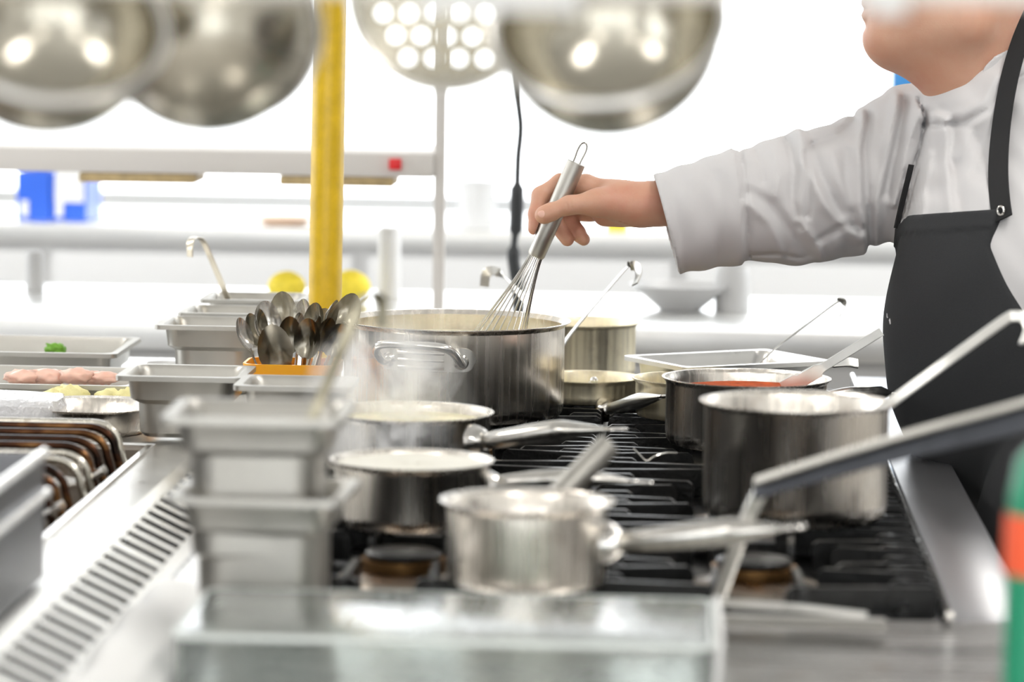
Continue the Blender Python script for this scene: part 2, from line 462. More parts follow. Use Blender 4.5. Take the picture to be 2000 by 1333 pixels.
# shell round the tank
box(bm, -1.75, -1.70, 3.0, 4.98, 0, .9); box(bm, -1.70, XI, 4.93, 4.98, 0, .9); box(bm, -1.70, XI, 3.0, 3.05, 0, .9)
box(bm, -1.70, XI, 3.05, 4.93, 0, .62)
link('tank', bm, M['darksteel'], fr, False)
bm = bmesh.new()
box(bm, XI, -.672, 2.9, 4.98, .60, .905, bev=.004)
link('tank_rim', bm, M['gnrim'], fr)
bm = bmesh.new()
tube(bm, smooth_path([(-.70, 3.02, .907), (-.70, 3.9, .907), (-.70, 4.95, .907)], 4), (.0), 8) if False else box(bm, XI - .004, XI + .004, 3.06, 4.92, .905, .909)
link('rim_lip', bm, M['polished'], fr)
bm = bmesh.new(); box(bm, -1.70, XI - .002, 4.14, 4.17, .62, .80); link('tank_divider', bm, M['darksteel'], fr, False)
def element(ptop, x_left, zt, mat, low=.72, r=.0052):
    """bent heater tube; ptop: the elbow (px, py) at height zt"""
    p = onz(ptop[0], ptop[1], zt)
    xr, y = XI - .012, p.y
    path = []
    cx, cz = xr - .055, zt - .05
    path += [Vector((x_left, y, zt))]
    path += [Vector((x_left + (cx - x_left) * q, y, zt)) for q in (.25, .5, .75)]
    for k in range(9):
        a = math.pi / 2 * (1 - k / 8)
        path.append(Vector((cx + .036 * math.cos(a), y, zt - .03 + .030 * math.sin(a))))
    path += [Vector((xr - .006, y, zt - .075)), Vector((xr, y, zt - .12)), Vector((xr, y, low))]
    bm = bmesh.new(); tube(bm, path, r, 10)
    return link('heating_element', bm, mat, fr)
for (px, py) in [(262, 836), (248, 848), (233, 861), (214, 873)]: element((px, py), -1.6, .947, M['element'])
element((180, 826), -1.6, .948, M['elementlight'])
for (px, py) in [(160, 914), (147, 927), (133, 941), (118, 955)]: element((px, py), -1.5, .945, M['element'])
for (px, py) in [(140, 886), (120, 898)]: element((px, py), -1.5, .94, M['elementlight'])
for (cx_, cy_) in [(212, 938), (110, 1008)]:
    c = onz(cx_, cy_, .905)
    c.x = min(c.x, XI - .03)
    bm = bmesh.new()
    for k in range(3):
        tube(bm, smooth_path([c + Vector((-.05, .012 * k, -.01 + .004 * k)), c + Vector((-.015, .012 * k, -.006)), c + Vector((.018, .012 * k, .012))], 5), .005, 8)
    link('element_clip', bm, M['polished'], fr)
# flue with slots, tilted towards the range
fl = thing('flue_vent', 'bright steel flue cover with rows of dark slots beside the fryer rim', 'vent')
xa, xb, za, zb = -.668, -.585, .914, .874
def vz(x): return za + (zb - za) * (x - xa) / (xb - xa)
def slab(bm, x0, x1, y0, y1, t=.004):
    v = []
    for x, y in ((x0, y0), (x1, y0), (x1, y1), (x0, y1)):
        v.append(bm.verts.new((x, y, vz(x))))
    w = [bm.verts.new((q.co.x, q.co.y, q.co.z - t)) for q in v]
    bm.faces.new(v); bm.faces.new(w[::-1])
    for i in range(4): bm.faces.new((v[i], w[i], w[(i + 1) % 4], v[(i + 1) % 4]))
bm = bmesh.new()
slab(bm, xa, xa + .012, 2.9, 5.0, .012); slab(bm, xb - .012, xb, 2.9, 5.0, .012)
link('flue_frame', bm, M['gnrim'], fl, False)
y = 2.9
while y < 4.95:
    e = min(y + .385, 4.98)
    bm = bmesh.new()
    slab(bm, xa + .0125, xb - .0125, y, y + .03)
    slab(bm, xa + .0122, xa + .0145, y + .01, e - .005, .003); slab(bm, xb - .0145, xb - .0122, y + .01, e - .005, .003)
    yy = y + .03 + .033
    while yy < e - .012:
        slab(bm, xa + .0125, xb - .0125, yy, yy + .021, .002)
        yy += .054
    link('slotted_grille', bm, M['gnrim'], fl, False)
    y = e
bm = bmesh.new(); box(bm, xa + .001, xb - .001, 2.9, 5.0, .60, .62); box(bm, xa + .0005, xa + .002, 2.9, 5.0, .6205, .897); box(bm, xb - .002, xb - .0005, 2.9, 5.0, .6205, .868); link('duct', bm, M['slot_shade'], fl, False)
bm = bmesh.new()
box(bm, xb + .001, xb + .004, 2.9, 5.0, .60, zb)
link('duct_side', bm, M['counter'], fl, False)
# steel upstand between flue and range
up = bmesh.new()
pr = [(-.580, .60), (-.580, .872), (-.566, .888), (-.545, .872), (-.5165, .845), (-.5165, .60)]
A = [up.verts.new((x, 3.92, z)) for x, z in pr]; C = [up.verts.new((x, 5.0, z)) for x, z in pr]
up.faces.new(A[::-1]); up.faces.new(C)
for i in range(6): up.faces.new((A[i], A[(i + 1) % 6], C[(i + 1) % 6], C[i]))
link('upstand', up, M['whitesteel'], fl, False)
# rear spine worktop (containers stand on it) and far-left worktop
sp = tag(link('spine_worktop', B(-2.6, -.519, 5.02, 6.14, .86, ZT - .001, bev=.003), M['whitesteel']), 'pale steel worktop behind the fryer carrying trays and containers', 'worktop')
link('cabinet', B(-2.58, -.54, 5.04, 6.12, 0, .859), M['cab'], sp, False)
# folded white cloths hanging over the edge beside the flue
def cloth(name, pts, label):
    bm = bmesh.new()
    n = 14; rows = []
    for i, (a, b2) in enumerate(pts):
        a = Vector(a); b2 = Vector(b2)
        rows.append([bm.verts.new(a.lerp(b2, k / n) + Vector((0, 0, .006 * math.sin(k * 1.9 + i * 1.3) + .004 * math.sin(k * .8 + i)))) for k in range(n + 1)])
    for r0, r1 in zip(rows, rows[1:]):
        for k in range(n): bm.faces.new((r0[k], r0[k + 1], r1[k + 1], r1[k]))
    o = link(name, bm, M['paper'])
    md = o.modifiers.new('thick', 'SOLIDIFY'); md.thickness = .004
    sd = o.modifiers.new('sub', 'SUBSURF'); sd.levels = 1; sd.render_levels = 2
    return tag(o, label, 'cloth')
cloth('dish_cloth', [((-.575, 3.05, .905), (-.575, 3.80, .905)), ((-.55, 3.05, .915), (-.55, 3.85, .912)), ((-.515, 3.05, .897), (-.515, 3.86, .893)), ((-.49, 3.06, .884), (-.485, 3.84, .884))], 'crumpled white cloth lying along the steel edge beside the flue')
# ------------------------------------------------------------------ pots
def pot_mesh(Rb, h, rim=.006, base=.012, t=.0015, pour=False):
    bm = bmesh.new()
    pr = [(0, 0), (Rb - base, 0), (Rb - base * .35, base * .2), (Rb - base * .08, base * .6), (Rb, base * 1.3), (Rb, h - .007), (Rb + rim * .4, h - .003), (Rb + rim, h), (Rb + rim, h + .0015), (Rb + rim * .4, h + .001), (Rb - t, h - .006), (Rb - t, base), (Rb - t - base, .003), (0, .003)]
    lathe(bm, pr, 128)
    return bm
def pot(name, label, px, yb, wpx, yrim, fill=None, group='pans and pots on the range', cat='pot', rim=.006, base=.010, mat=None, dist=None, flare=0, z0=ZT + .0005):
    """px: centre column, yb: pixel row of the front of the base, wpx: body width in px, yrim: row of the rim centre"""
    d = dist
    if d is None:
        df = (onz(px, yb, z0)).dot(FW)
        Rb = wpx / 2 * df / F
        for _ in range(4): Rb = wpx / 2 * (df + Rb) / F
        d = df + Rb
    else:
        Rb = wpx / 2 * d / F
    top = at(px, yrim, d)
    h = top.z - z0
    o = thing(name, label, cat, (top.x, top.y, z0), group=group)
    link('pot_body', pot_mesh(Rb, h, rim, base), mat or M['pot'], o)
    if fill:
        m, lvl = fill
        bm = bmesh.new()
        rr = Rb - .0022
        n = 40
        vs = [[bm.verts.new((rr * q / 10 * math.cos(2 * math.pi * k / n), rr * q / 10 * math.sin(2 * math.pi * k / n), h - lvl + .0022 * math.sin(q * 1.7 + k * .9) * math.sin(k * .31 + q) * (1 if q < 10 else .2))) for k in range(n)] for q in range(1, 11)]
        c = bm.verts.new((0, 0, h - lvl))
        for k in range(n): bm.faces.new((c, vs[0][k], vs[0][(k + 1) % n]))
        for a, b2 in zip(vs, vs[1:]):
            for k in range(n): bm.faces.new((a[k], b2[k], b2[(k + 1) % n], a[(k + 1) % n]))
        link('contents', bm, m, o, label=None)
    return o, d, Rb, h
def loc(o, p):
    return Vector(p) - o.location
def long_handle(o, pts, r=.012, tip=.12, mat=None, label=None, hook=True):
    """pan handle from the wall through world points; widening tube, flat tip with eye"""
    P = smooth_path([loc(o, p) for p in pts], 8)
    n = len(P)
    rad = []
    for i in range(n):
        t = i / (n - 1)
        a = r * (.75 + .35 * min(1, t * 2.2)); c = r * (.8 + .35 * min(1, t * 2.0))
        if t > 1 - tip:
            q = (t - (1 - tip)) / tip; a *= 1 - .55 * q; c *= 1 - .72 * q
        rad.append((a, c))
    bm = bmesh.new(); tube(bm, P, rad, 18)
    hd = link('handle', bm, mat or M['handle'], o)
    # bracket
    v = (P[1] - P[0]).normalized()
    bm = bmesh.new()
    tube(bm, [P[0] - v * .004, P[0] + v * .006, P[0] + v * .016], [(r * 1.7, r * 1.9), (r * 1.5, r * 1.6), (r * .95, r * 1.0)], 18)
    link('bracket', bm, M['polished'], hd)
    if hook:
        a = P[-1]; w = (P[-1] - P[-3]).normalized(); s = w.cross(Vector((0, 0, 1))).normalized()
        bm = bmesh.new()
        ring = [a + w * (.014 + .016 * math.cos(q)) + s * .007 * math.sin(q) for q in [2 * math.pi * k / 20 for k in range(20)]]
        tube(bm, ring, .0024, 8, closed=True)
        link('hanging_eye', bm, M['polished'], hd)
    return hd
# large stock pot with cream
bigpot, dB, RB, hB = pot('stock_pot', 'large wide steel stock pot with loop handle being whisked by the chef', 888, 838, 433, 626, (M['cream'], .030), rim=.009, base=.018)
def loop_handle(o, Rb, h, ang, wid=.105, zc=None, drop=0):
    """plate + loop riveted on the wall at angle ang"""
    zc = zc if zc is not None else h - .043
    hw = wid
    bm = bmesh.new()
    n = 24; hh = .0185
    rows = []
    for k in range(n + 1):
        s = -hw + 2 * hw * k / n
        e = hw - abs(s)
        z = hh if e > hh else math.sqrt(max(0, hh * hh - (hh - e) ** 2))
        th = ang + s / Rb
        rows.append([bm.verts.new((rr * math.cos(th), rr * math.sin(th), zc + q * z)) for rr, q in ((Rb + .0002, -1), (Rb + .0022, -.96), (Rb + .0022, .96), (Rb + .0002, 1))])
    for a, b2 in zip(rows, rows[1:]):
        for k in range(3): bm.faces.new((a[k], a[k + 1], b2[k + 1], b2[k]))
    pl = link('handle_plate', bm, M['handle'], o)
    for q in (-.30, .05, .42):
        bm = bmesh.new()
        tube(bm, [((Rb + .003) * math.cos(ang + s / Rb), (Rb + .003) * math.sin(ang + s / Rb), zc - q * .03) for s in [-hw * .5 + hw * .9 * k / 8 for k in range(9)]], .0022, 8)
        link('pressed_rib', bm, M['polished'], pl)
    def cp(s, out, z): return Vector(((Rb + out) * math.cos(ang + s / Rb), (Rb + out) * math.sin(ang + s / Rb), z))
    hw2 = hw * .72
    pts = [cp(-hw2, .002, zc - .002), cp(-hw2 * 1.0, .016, zc - .004), cp(-hw2 * .98, .036, zc + .012), cp(-hw2 * .72, .046, zc + .024), cp(0, .047, zc + .025), cp(hw2 * .55, .046, zc + .023), cp(hw2 * .80, .038, zc + .014), cp(hw2 * .98, .018, zc - .005), cp(hw2, .002, zc - .003)]
    bm = bmesh.new(); tube(bm, smooth_path(pts, 6), .0062, 14)
    link('loop_handle', bm, M['handle'], o)
    for s in (-hw2, hw2):
        bm = bmesh.new()
        tube(bm, [cp(s, .001, zc - .003), cp(s, .007, zc - .003)], [.012, .0085], 20)
        link('boss', bm, M['polished'], pl)
tc_ = (Vector((0, 0, 0)) - bigpot.location); a0 = math.atan2(-FW.y, -FW.x)
loop_handle(bigpot, RB, hB, a0 - math.asin(55 / 216), wid=.078)
loop_handle(bigpot, RB, hB, a0 - math.asin(55 / 216) + math.pi, wid=.078)
# red sauce pot
saucepot, dS, RS, hS = pot('saucepan', 'steel pot of red tomato sauce with spatula beside the deep open pot', 1458, 890, 316, 739, (M['tomato'], .017), base=.016)
long_handle(saucepot, [at(1600, 778, dS + .03), at(1660, 770, dS + .05), at(1740, 768, dS + .08)], .009)
# deep open pot
deeppot, dD, RD, hD = pot('deep_pot', 'deep brushed steel pot with a ladle leaning out beside the apron', 1556, 1041, 362, 785, (M['cream'], .085), rim=.0065, base=.02)
bm = bmesh.new()
a = math.atan2(*(loc(deeppot, at(1752, 786, dD)).yx))
# front saucepan
frontpot, dF, RF_, hF = pot('saucepan', 'short steel saucepan on the front edge of the range holding a stick blender shaft', 1030, 1168, 316, 979, None, rim=.0085, base=.012)
frontpot['label'] = 'short steel saucepan at the front edge of the range with a round metal handle inside'
long_handle(frontpot, [at(1190, 1062, dF - .02), at(1300, 1053, dF - .05), at(1430, 1040, dF - .08), at(1520, 1033, dF - .10)], .0135, tip=.34)
# foaming pan, front of the steaming one
foampan, dO, RO, hO = pot('saute_pan', 'steel pan brimming with pale foam behind the stacked containers', 805, 1048, 306, 899, (M['foam'], .004), rim=.0055, base=.012)
long_handle(foampan, [at(950, 948, dO + .01), at(1050, 938, dO - .0), at(1150, 936, dO + .0), at(1225, 941, dO + .0)], .011, tip=.4)
steampan, dM_, RM, hM = pot('saute_pan', 'steaming steel pan with long handle in front of the large stock pot', 798, 0, 320, 805, (M['cream'], .012), rim=.0055, base=.012, dist=4.74)
a1 = at(925, 858, 4.64)
long_handle(steampan, [at(930, 862, 4.66), at(985, 858, 4.63), at(1085, 843, 4.60), at(1180, 840, 4.58)], .0125, tip=.3, mat=M['handle'])
# small hind pots
tallpot, dT, RT, hT = pot('stock_pot', 'tall tan tinted steel pot behind the large stock pot', 1140, 0, 205, 629, None, dist=6.0, mat=M['tanpot'])
tallpot['group'] = 'pans and pots on the range'
lowpan, dL, RL, hL = pot('saute_pan', 'low steel pan between the large stock pot and the small hind pot', 1146, 0, 204, 737, (M['cream'], .02), dist=5.62, mat=M['tanpot'])
long_handle(lowpan, [at(1185, 800, 5.535), at(1215, 794, 5.46), at(1250, 783, 5.36), at(1290, 776, 5.28)], .0105, tip=.3, mat=M['gnrim'])
hindpot, dH, RH, hH = pot('saucepan', 'small steel pot half hidden behind the tomato sauce pot', 1352, 0, 222, 740, None, dist=5.43, mat=M['tanpot'])
# ------------------------------------------------------------------ gastronorm containers
def rrect(w, l, r, n=6):
    out = []
    for cx, cy, a0 in ((w / 2 - r, l / 2 - r, 0), (-w / 2 + r, l / 2 - r, 90), (-w / 2 + r, -l / 2 + r, 180), (w / 2 - r, -l / 2 + r, 270)):
        for k in range(n + 1):
            a = R(a0 + 90 * k / n); out.append((cx + r * math.cos(a), cy + r * math.sin(a)))
    return out
def gn_mesh(w, l, h):
    fl_ = .012
    prof = [(-.060, .0, .022), (-.050, .0, .03), (-.0425, .006, .03), (-.040, h - .046, .03), (-.0395, h - .041, .03), (-.025, h - .034, .024), (-.021, h - .008, .022), (-.016, h - .001, .018), (0, h - .001, .010), (.0, h - .006, .010), (.0015, h - .006, .011), (.0015, h + .001, .011), (-.016, h + .001, .018), (-.0215, h - .006, .022), (-.0268, h - .0345, .024), (-.041, h - .0415, .03), (-.0415, h - .046, .03), (-.0440, .0075, .03), (-.051, .0015, .03), (-.060, .0015, .022)]
    bm = bmesh.new(); rings = []
    for ins, z, r in prof:
        rings.append([bm.verts.new((x, y, z)) for x, y in rrect(w + 2 * ins * .62, l + 2 * ins * .62, r)])
    for a, b2 in zip(rings, rings[1:]):
        n = len(a)
        for k in range(n): bm.faces.new((a[k], a[(k + 1) % n], b2[(k + 1) % n], b2[k]))
    bm.faces.new(rings[0][::-1]); bm.faces.new(rings[-1])
    return bm
def gn(px, prim, d, w, l, z0, label, rz=0, h=None, fill=None, name='food_container', group='steel food containers', mat=None):
    """prim: pixel row of the rim centre"""
    top = at(px, prim, d)
    h = h or top.z - z0
    o = thing(name, label, 'container', (top.x, top.y, top.z - h), (0, 0, R(rz)), group=group)
    link('container_body', gn_mesh(w, l, h), mat or M['gn'], o)
    if fill:
        m, lv = fill
        bm = bmesh.new(); vs = [bm.verts.new((x, y, h - lv)) for x, y in rrect(w - .034, l - .034, .02)]
        bm.faces.new(vs); link('contents', bm, m, o)
    return o
ST = thing  # alias
lowst = gn(518, 955, 3.70, .180, .168, .8725, 'lower steel container of the blurred stack beside the foaming pan', rz=-2)
upst = gn(508, 801, 3.70, .186, .172, .8725, 'upper steel container of the stack with a ladle standing in it', rz=1, h=.150)
gn(365, 726, 5.05, .178, .162, .913, 'steel container standing at the end of the flue cover')
gn(580, 746, 4.93, .160, .140, .889, 'steel container between the fryer flue and the orange cutlery tub')
gn(425, 629, 5.70, .178, .165, ZT, 'steel container beside the orange tub with two containers behind it')
gn(472, 606, 5.87, .190, .155, ZT, 'steel container second from the back of the row by the yellow post')
gn(502, 580, 6.05, .176, .155, ZT, 'rearmost steel container of the row with a hooked ladle in it')
gn(1420, 701, 5.62, .27, .19, ZT, 'wide steel container behind the tomato sauce pot', rz=32, mat=M['gnrim'])
# trays
t1 = gn(60, 673, 5.86, .325, .27, ZT, 'shallow steel tray holding a sprig of green', name='food_tray', group='steel food trays')
t1.children[0].scale = (1, 1, 1)
t2 = gn(75, 734, 5.50, .33, .26, ZT, 'shallow steel tray of pink meat pieces', name='food_tray', group='steel food trays')
def blob(name, mat, c, r, label, cat, group, sc=(1, 1, .7), rough=.25, sub=3):
    bm = bmesh.new()
    bmesh.ops.create_icosphere(bm, subdivisions=sub, radius=1)
    ph = random.random() * 9
    for v in bm.verts:
        n = v.co.normalized()
        k = 1 + rough * (math.sin(n.x * 7 + ph) * math.sin(n.y * 8 + ph * 2) * math.sin(n.z * 6 + 1 + ph) + .5 * math.sin(n.x * 17 + ph) * math.sin(n.y * 19) * math.sin(n.z * 15 + ph))
        v.co = Vector((n.x * sc[0], n.y * sc[1], n.z * sc[2])) * r * k
    o = link(name, bm, mat, ang=0); o.location = c
    return tag(o, label, cat, group)
blob('broccoli_sprig', M['greens'], at(108, 684, 5.84), .016, 'small bright green sprig lying in the rear steel tray', 'vegetable', None, rough=.5)
for k, (x, yy, r, w) in enumerate([(45, 738, .022, 'browned meat piece with an orange edge'), (92, 737, .024, 'pale pink meat piece beside the browned one'), (150, 735, .022, 'orange pink meat piece near the middle of the tray'), (178, 738, .019, 'small pink meat piece touching the orange pink one'), (205, 738, .018, 'palest meat piece at the curved end of the tray')]):
    blob('meat_piece', M['meat'], at(x, yy, 5.46 + .01 * (k % 2)), r, w, 'meat', 'meat pieces in the shallow tray', (1.3, 1, .55))
# wrapped pack, bowl with cauliflower
bm = bmesh.new(); box(bm, -.15, .075, -.075, .075, -.0, .05, bev=.018)
bmesh.ops.subdivide_edges(bm, edges=bm.edges[:], cuts=4, use_grid_fill=True)
for v in bm.verts: v.co += Vector((math.sin(v.co.y * 130 + v.co.z * 90), math.sin(v.co.x * 110), math.sin(v.co.x * 150 + v.co.y * 60))) * .0028
wp = link('wrapped_package', bm, M['film']); p = at(45, 800, 5.13); wp.location = (p.x - .02, p.y, ZT + .004)
tag(wp, 'white package wrapped in crinkled cling film behind the fryer tubes', 'package')
p = at(180, 797, 5.16)
rp = thing('round_pan', 'wide round steel pan in front of the cauliflower', 'pan', (p.x, p.y, ZT), group=None)
bm = bmesh.new(); hh = .036
lathe(bm, [(0, 0), (.075, 0), (.088, .01), (.098, hh), (.106, hh + .002), (.106, hh + .004), (.097, hh + .001), (.086, .012), (.074, .003), (0, .003)], 72)
link('pan_body', bm, M['pot'], rp)
p2 = gn(185, 780, 5.34, .33, .12, ZT, 'long steel tray of cauliflower behind the round pan', name='food_tray', group='steel food trays', h=.034)
for k, (x, yy, r, w) in enumerate([(112, 788, .023, 'pale yellow cauliflower floret next to the wrapped package'), (136, 784, .024, 'tall pale yellow cauliflower floret beside the package'), (215, 789, .022, 'cauliflower floret over the middle of the round pan'), (248, 787, .020, 'cauliflower floret beside the steel container')]):
    blob('cauliflower_floret', M['cauli'], at(x, yy - 6, 5.335), r, w, 'vegetable', 'cauliflower florets in the long tray', (1.1, 1, .8), rough=.35)
sb = bmesh.new(); lathe(sb, [(0, 0), (.02, 0), (.028, .012), (.030, .026), (.0315, .027), (.0295, .028), (.026, .014), (0, .004)], 40)
o = link('small_dish', sb, M['paper']); q = at(322, 694, 5.84); o.location = (q.x, q.y, ZT); tag(o, 'small white dish half hidden behind a steel container', 'dish')
# deep steel box near the flue
nb = thing('steel_box', 'open steel box with doubled rim standing on the fryer edge', 'box', (0, 0, 0))
bm = bmesh.new()
q = at(86, 884, 3.84)
bx1, by1, bz1 = q.x, q.y, q.z
bz0 = .9105
for a in ((bx1 - .004, bx1, 3.1, by1), (bx1 - .36, bx1 - .356, 3.1, by1), (bx1 - .355, bx1 - .0045, by1 - .004, by1), (bx1 - .355, bx1 - .0045, 3.1, 3.104)):
    box(bm, *a, bz0, bz1)
box(bm, bx1 - .355, bx1 - .0045, 3.105, by1 - .005, bz0, bz0 + .004)
link('box_walls', bm, M['rail'], nb, False)
bm = bmesh.new(); tube(bm, [(bx1 + .001, 3.1, bz1), (bx1 + .001, by1, bz1)], .0055, 10); link('rolled_rim', bm, M['polished'], nb)
bm = bmesh.new(); tube(bm, [(bx1 + .004, 3.1, bz1 - .043), (bx1 + .004, by1, bz1 - .043)], .0048, 10); link('side_bead', bm, M['polished'], nb)
# ------------------------------------------------------------------ foreground on the worktop
ZW = .8725
g1, g2 = onz(312, 1270, .94), onz(1391, 1262, .94); g3 = onz(1388, 1170, .94)
cb = thing('clear_box', 'clear patterned plastic box turned over on the steel worktop', 'box', ((g1.x + g2.x) / 2, (g2.y + g3.y) / 2, ZW))
w_, l_ = (g2.x - g1.x), (g3.y - g2.y); h_ = .94 - ZW
bm = bmesh.new()
rings = []
for ins, z in ((-.006, 0), (0, .004), (0, h_ - .006), (.003, h_ - .001), (.007, h_), ):
    rings.append([bm.verts.new((x, y, z)) for x, y in rrect(w_ - 2 * ins, l_ - 2 * ins, .014)])
for ins, z in ((.009, h_ - .0035), (.004, h_ - .007), (.0035, .004), (-.003, .001)):
    rings.append([bm.verts.new((x, y, z)) for x, y in rrect(w_ - 2 * ins, l_ - 2 * ins, .012)])
for i, (a, b2) in enumerate(zip(rings, rings[1:])):
    if i == 4: continue
    n = len(a)
    for k in range(n): bm.faces.new((a[k], a[(k + 1) % n], b2[(k + 1) % n], b2[k]))
n = len(rings[0])
bm.faces.new(rings[4]); bm.faces.new(rings[5][::-1])
for k in range(n): bm.faces.new((rings[0][k], rings[8][k], rings[8][(k + 1) % n], rings[0][(k + 1) % n]))
link('box_shell', bm, M['clear'], cb)
bm = bmesh.new(); tube(bm, [(x, y, h_ - .003) for x, y in rrect(w_ + .001, l_ + .001, .015)], .0030, 8, closed=True)
link('box_edge', bm, plain('pale_green_edge', (.78, .83, .80), .3), cb)
bm = bmesh.new()
tube(bm, smooth_path([(w_ / 2 + .0035, -l_ / 2 + .012, .010), (w_ / 2 + .008, -l_ / 2 + .02, h_ + .004), (w_ / 2 + .006, l_ / 2 - .02, h_ + .004), (w_ / 2 + .0035, l_ / 2 - .012, h_ * .6)], 6), .0032, 8)
link('carry_clip', bm, M['white'], cb)
# tongs
tg = thing('tongs', 'steel tongs lying on the worktop beside the clear box', 'tongs')
a, b2 = onz(1730, 1222, ZW + .014), onz(1270, 1206, ZW + .012)
bm = bmesh.new(); strip(bm, [a, a.lerp(b2, .4), a.lerp(b2, .75), b2], [.024, .023, .020, .028], .006, (b2 - a).cross(Vector((0, .6, .8)))); link('arm', bm, M['gnrim'], tg)
c2 = onz(1400, 1176, ZW + .03)
bm = bmesh.new(); strip(bm, [a + Vector((-.02, .006, .009)), a.lerp(c2, .5) + Vector((0, 0, .006)), c2], .012, .003, (0, 1, .4)); link('arm', bm, M['gnrim'], tg)
# big ladle with channel handle, bent neck standing on the worktop
lad = thing('ladle', 'long dark steel ladle with bent neck crossing in front of the apron', 'ladle', group='ladles and scoops')
bend = at(1478, 962, 3.80); foot = onz(1393, 1196, ZW + .004); e1 = at(2010, 812, 3.55); e2 = at(2300, 728, 3.4)
bm = bmesh.new(); strip(bm, smooth_path([foot, foot.lerp(bend, .35), foot.lerp(bend, .75), bend + Vector((.006, 0, .006))], 6), .016, .008, (1, -.2, -.4)); link('neck', bm, M['gnrim'], lad)
hp = smooth_path([bend + Vector((-.002, 0, .002)), bend.lerp(e1, .3) + Vector((0, 0, .004)), bend.lerp(e1, .65) + Vector((0, 0, .003)), e1, e2], 6)
sv = Vector((0, -.35, -.94))
bm = bmesh.new(); strip(bm, hp, [.021 + .013 * k / 24 for k in range(25)], .004, sv); link('handle_web', bm, steel('dark_web_steel', .45, 0, (.10, .105, .12)), lad, ang=20)  # web coloured darker than the flange along its upper edge
bm = bmesh.new(); strip(bm, [p + Vector((0, -.004, .0105 + .006 * k / 24)) for k, p in enumerate(hp)], [.0115 - .002 * k / 24 for k in range(25)], .004, (0, -.80, -.60)); link('handle_flange', bm, M['gn'], lad, ang=20)
# ladles and spoons standing in things
def ladle(label, pts, w, bowl=.026, t=.0022, side=(1, 0, 0), mat=None, name='ladle', group='ladles and scoops'):
    P = [Vector(p) for p in pts]
    o = thing(name, label, name.replace('_', ' '), P[0], group=group)
    path = smooth_path([p - P[0] for p in P], 8)
    bm = bmesh.new(); strip(bm, path, w, t, side)
    link('handle', bm, mat or M['gnrim'], o)
    if bowl:
        bm = bmesh.new()
        prf = [(bowl * math.sin(q), -bowl * math.cos(q)) for q in [math.pi / 2 * k / 8 for k in range(9)]]
        prf += [((bowl - .0012) * math.sin(q), -(bowl - .0012) * math.cos(q)) for q in [math.pi / 2 * (8 - k) / 8 for k in range(9)]]
        lathe(bm, prf, 32, (0, -.0, bowl * .25)); 
        link('ladle_bowl', bm, mat or M['gnrim'], o)
    return o
ladle('ladle with hooked flat handle standing in the upper stacked container', [at(585, 872, 3.70), at(622, 790, 3.70), at(668, 680, 3.72), at(700, 600, 3.73), at(716, 577, 3.735), at(736, 577, 3.745), at(747, 596, 3.75), at(746, 640, 3.75)], .0125, .025, side=(1, -.25, .3), mat=steel('olive_steel', .35, 0, (.42, .39, .30)))
ladle('hooked ladle standing in the rearmost container of the row', [at(462, 625, 6.05), at(440, 572, 6.05), at(412, 505, 6.05), at(396, 471, 6.03), at(384, 464, 6.01), at(374, 468, 5.97), at(371, 482, 5.95), at(371, 502, 5.95)], .014, 0, side=(1, -.8, 0), mat=steel('tan_steel', .35, 0, (.5, .45, .36)))
ladle('long ladle leaning out of the deep steel pot over the apron', [at(1600, 890, 4.43), at(1722, 800, 4.40), at(1850, 706, 4.38), at(1958, 628, 4.36), at(1980, 618, 4.355), at(2000, 622, 4.35), at(2008, 640, 4.34), at(1997, 672, 4.33)], [.012] * 8 + [.0135] * 49, .034, t=.004, side=(.55, 0, .83), mat=M['gnrim'])
ladle('flat steel spatula standing in the red tomato sauce', [at(1530, 762, 5.13), at(1575, 738, 5.13), at(1640, 698, 5.13), at(1722, 648, 5.13)], [.026] * 6 + [.020] * 6 + [.013] * 13, 0, t=.003, side=(.5, 0, .86), name='spatula')
ladle('pale hooked ladle leaning in the wide container behind the sauce pot', [at(1478, 715, 5.62), at(1525, 672, 5.66), at(1590, 624, 5.72), at(1630, 594, 5.76), at(1643, 587, 5.76), at(1650, 594, 5.76), at(1646, 606, 5.75), at(1638, 618, 5.75)], .012, 0, side=(.5, -.6, .6))
ladle('pale steel spoon lying across the hind pots beside the apron', [at(1545, 742, 5.42), at(1600, 716, 5.42), at(1650, 708, 5.42), at(1676, 711, 5.42)], [.014] * 12 + [.024] * 13, 0, t=.004, side=(.2, .9, .4), name='spoon')
ladle('hooked ladle leaning out between the large pot and the tall hind pot', [at(1085, 700, 5.66), at(1110, 658, 5.68), at(1165, 592, 5.72), at(1218, 530, 5.76), at(1234, 519, 5.76), at(1246, 524, 5.75), at(1247, 540, 5.74), at(1240, 556, 5.73)], .0165, 0, side=(.6, -.5, .5), mat=M['gnrim'])
ladle('bright white ladle behind the whisk wires', [at(1068, 640, 6.02), at(1035, 598, 6.05), at(1000, 556, 6.08), at(975, 533, 6.1), at(960, 529, 6.1), at(949, 537, 6.1), at(946, 560, 6.1)], .018, 0, side=(.7, -.3, -.6), mat=M['gnrim'])
bm = bmesh.new(); tube(bm, [at(1105, 795, 5.63), at(1158, 746, 5.63)], .0042, 10); sphere(bm, at(1160, 744, 5.63), .0065, 12)
tag(link('stirring_rod', bm, M['gnrim']), 'thin pale rod with ball end in the low steel pan', 'rod')
bm = bmesh.new(); a, b2 = at(1040, 1022, 3.99), at(1192, 866, 4.02)
v = (b2 - a).normalized(); tube(bm, [a, b2 - v * .004, b2 - v * .001, b2], [.0142, .0142, .013, .010], 28)
sbl = tag(link('tool_handle', bm, M['gn']), 'round steel tool handle slanting out of the short front saucepan', 'handle')
sbl['category'] = 'kitchen tool'
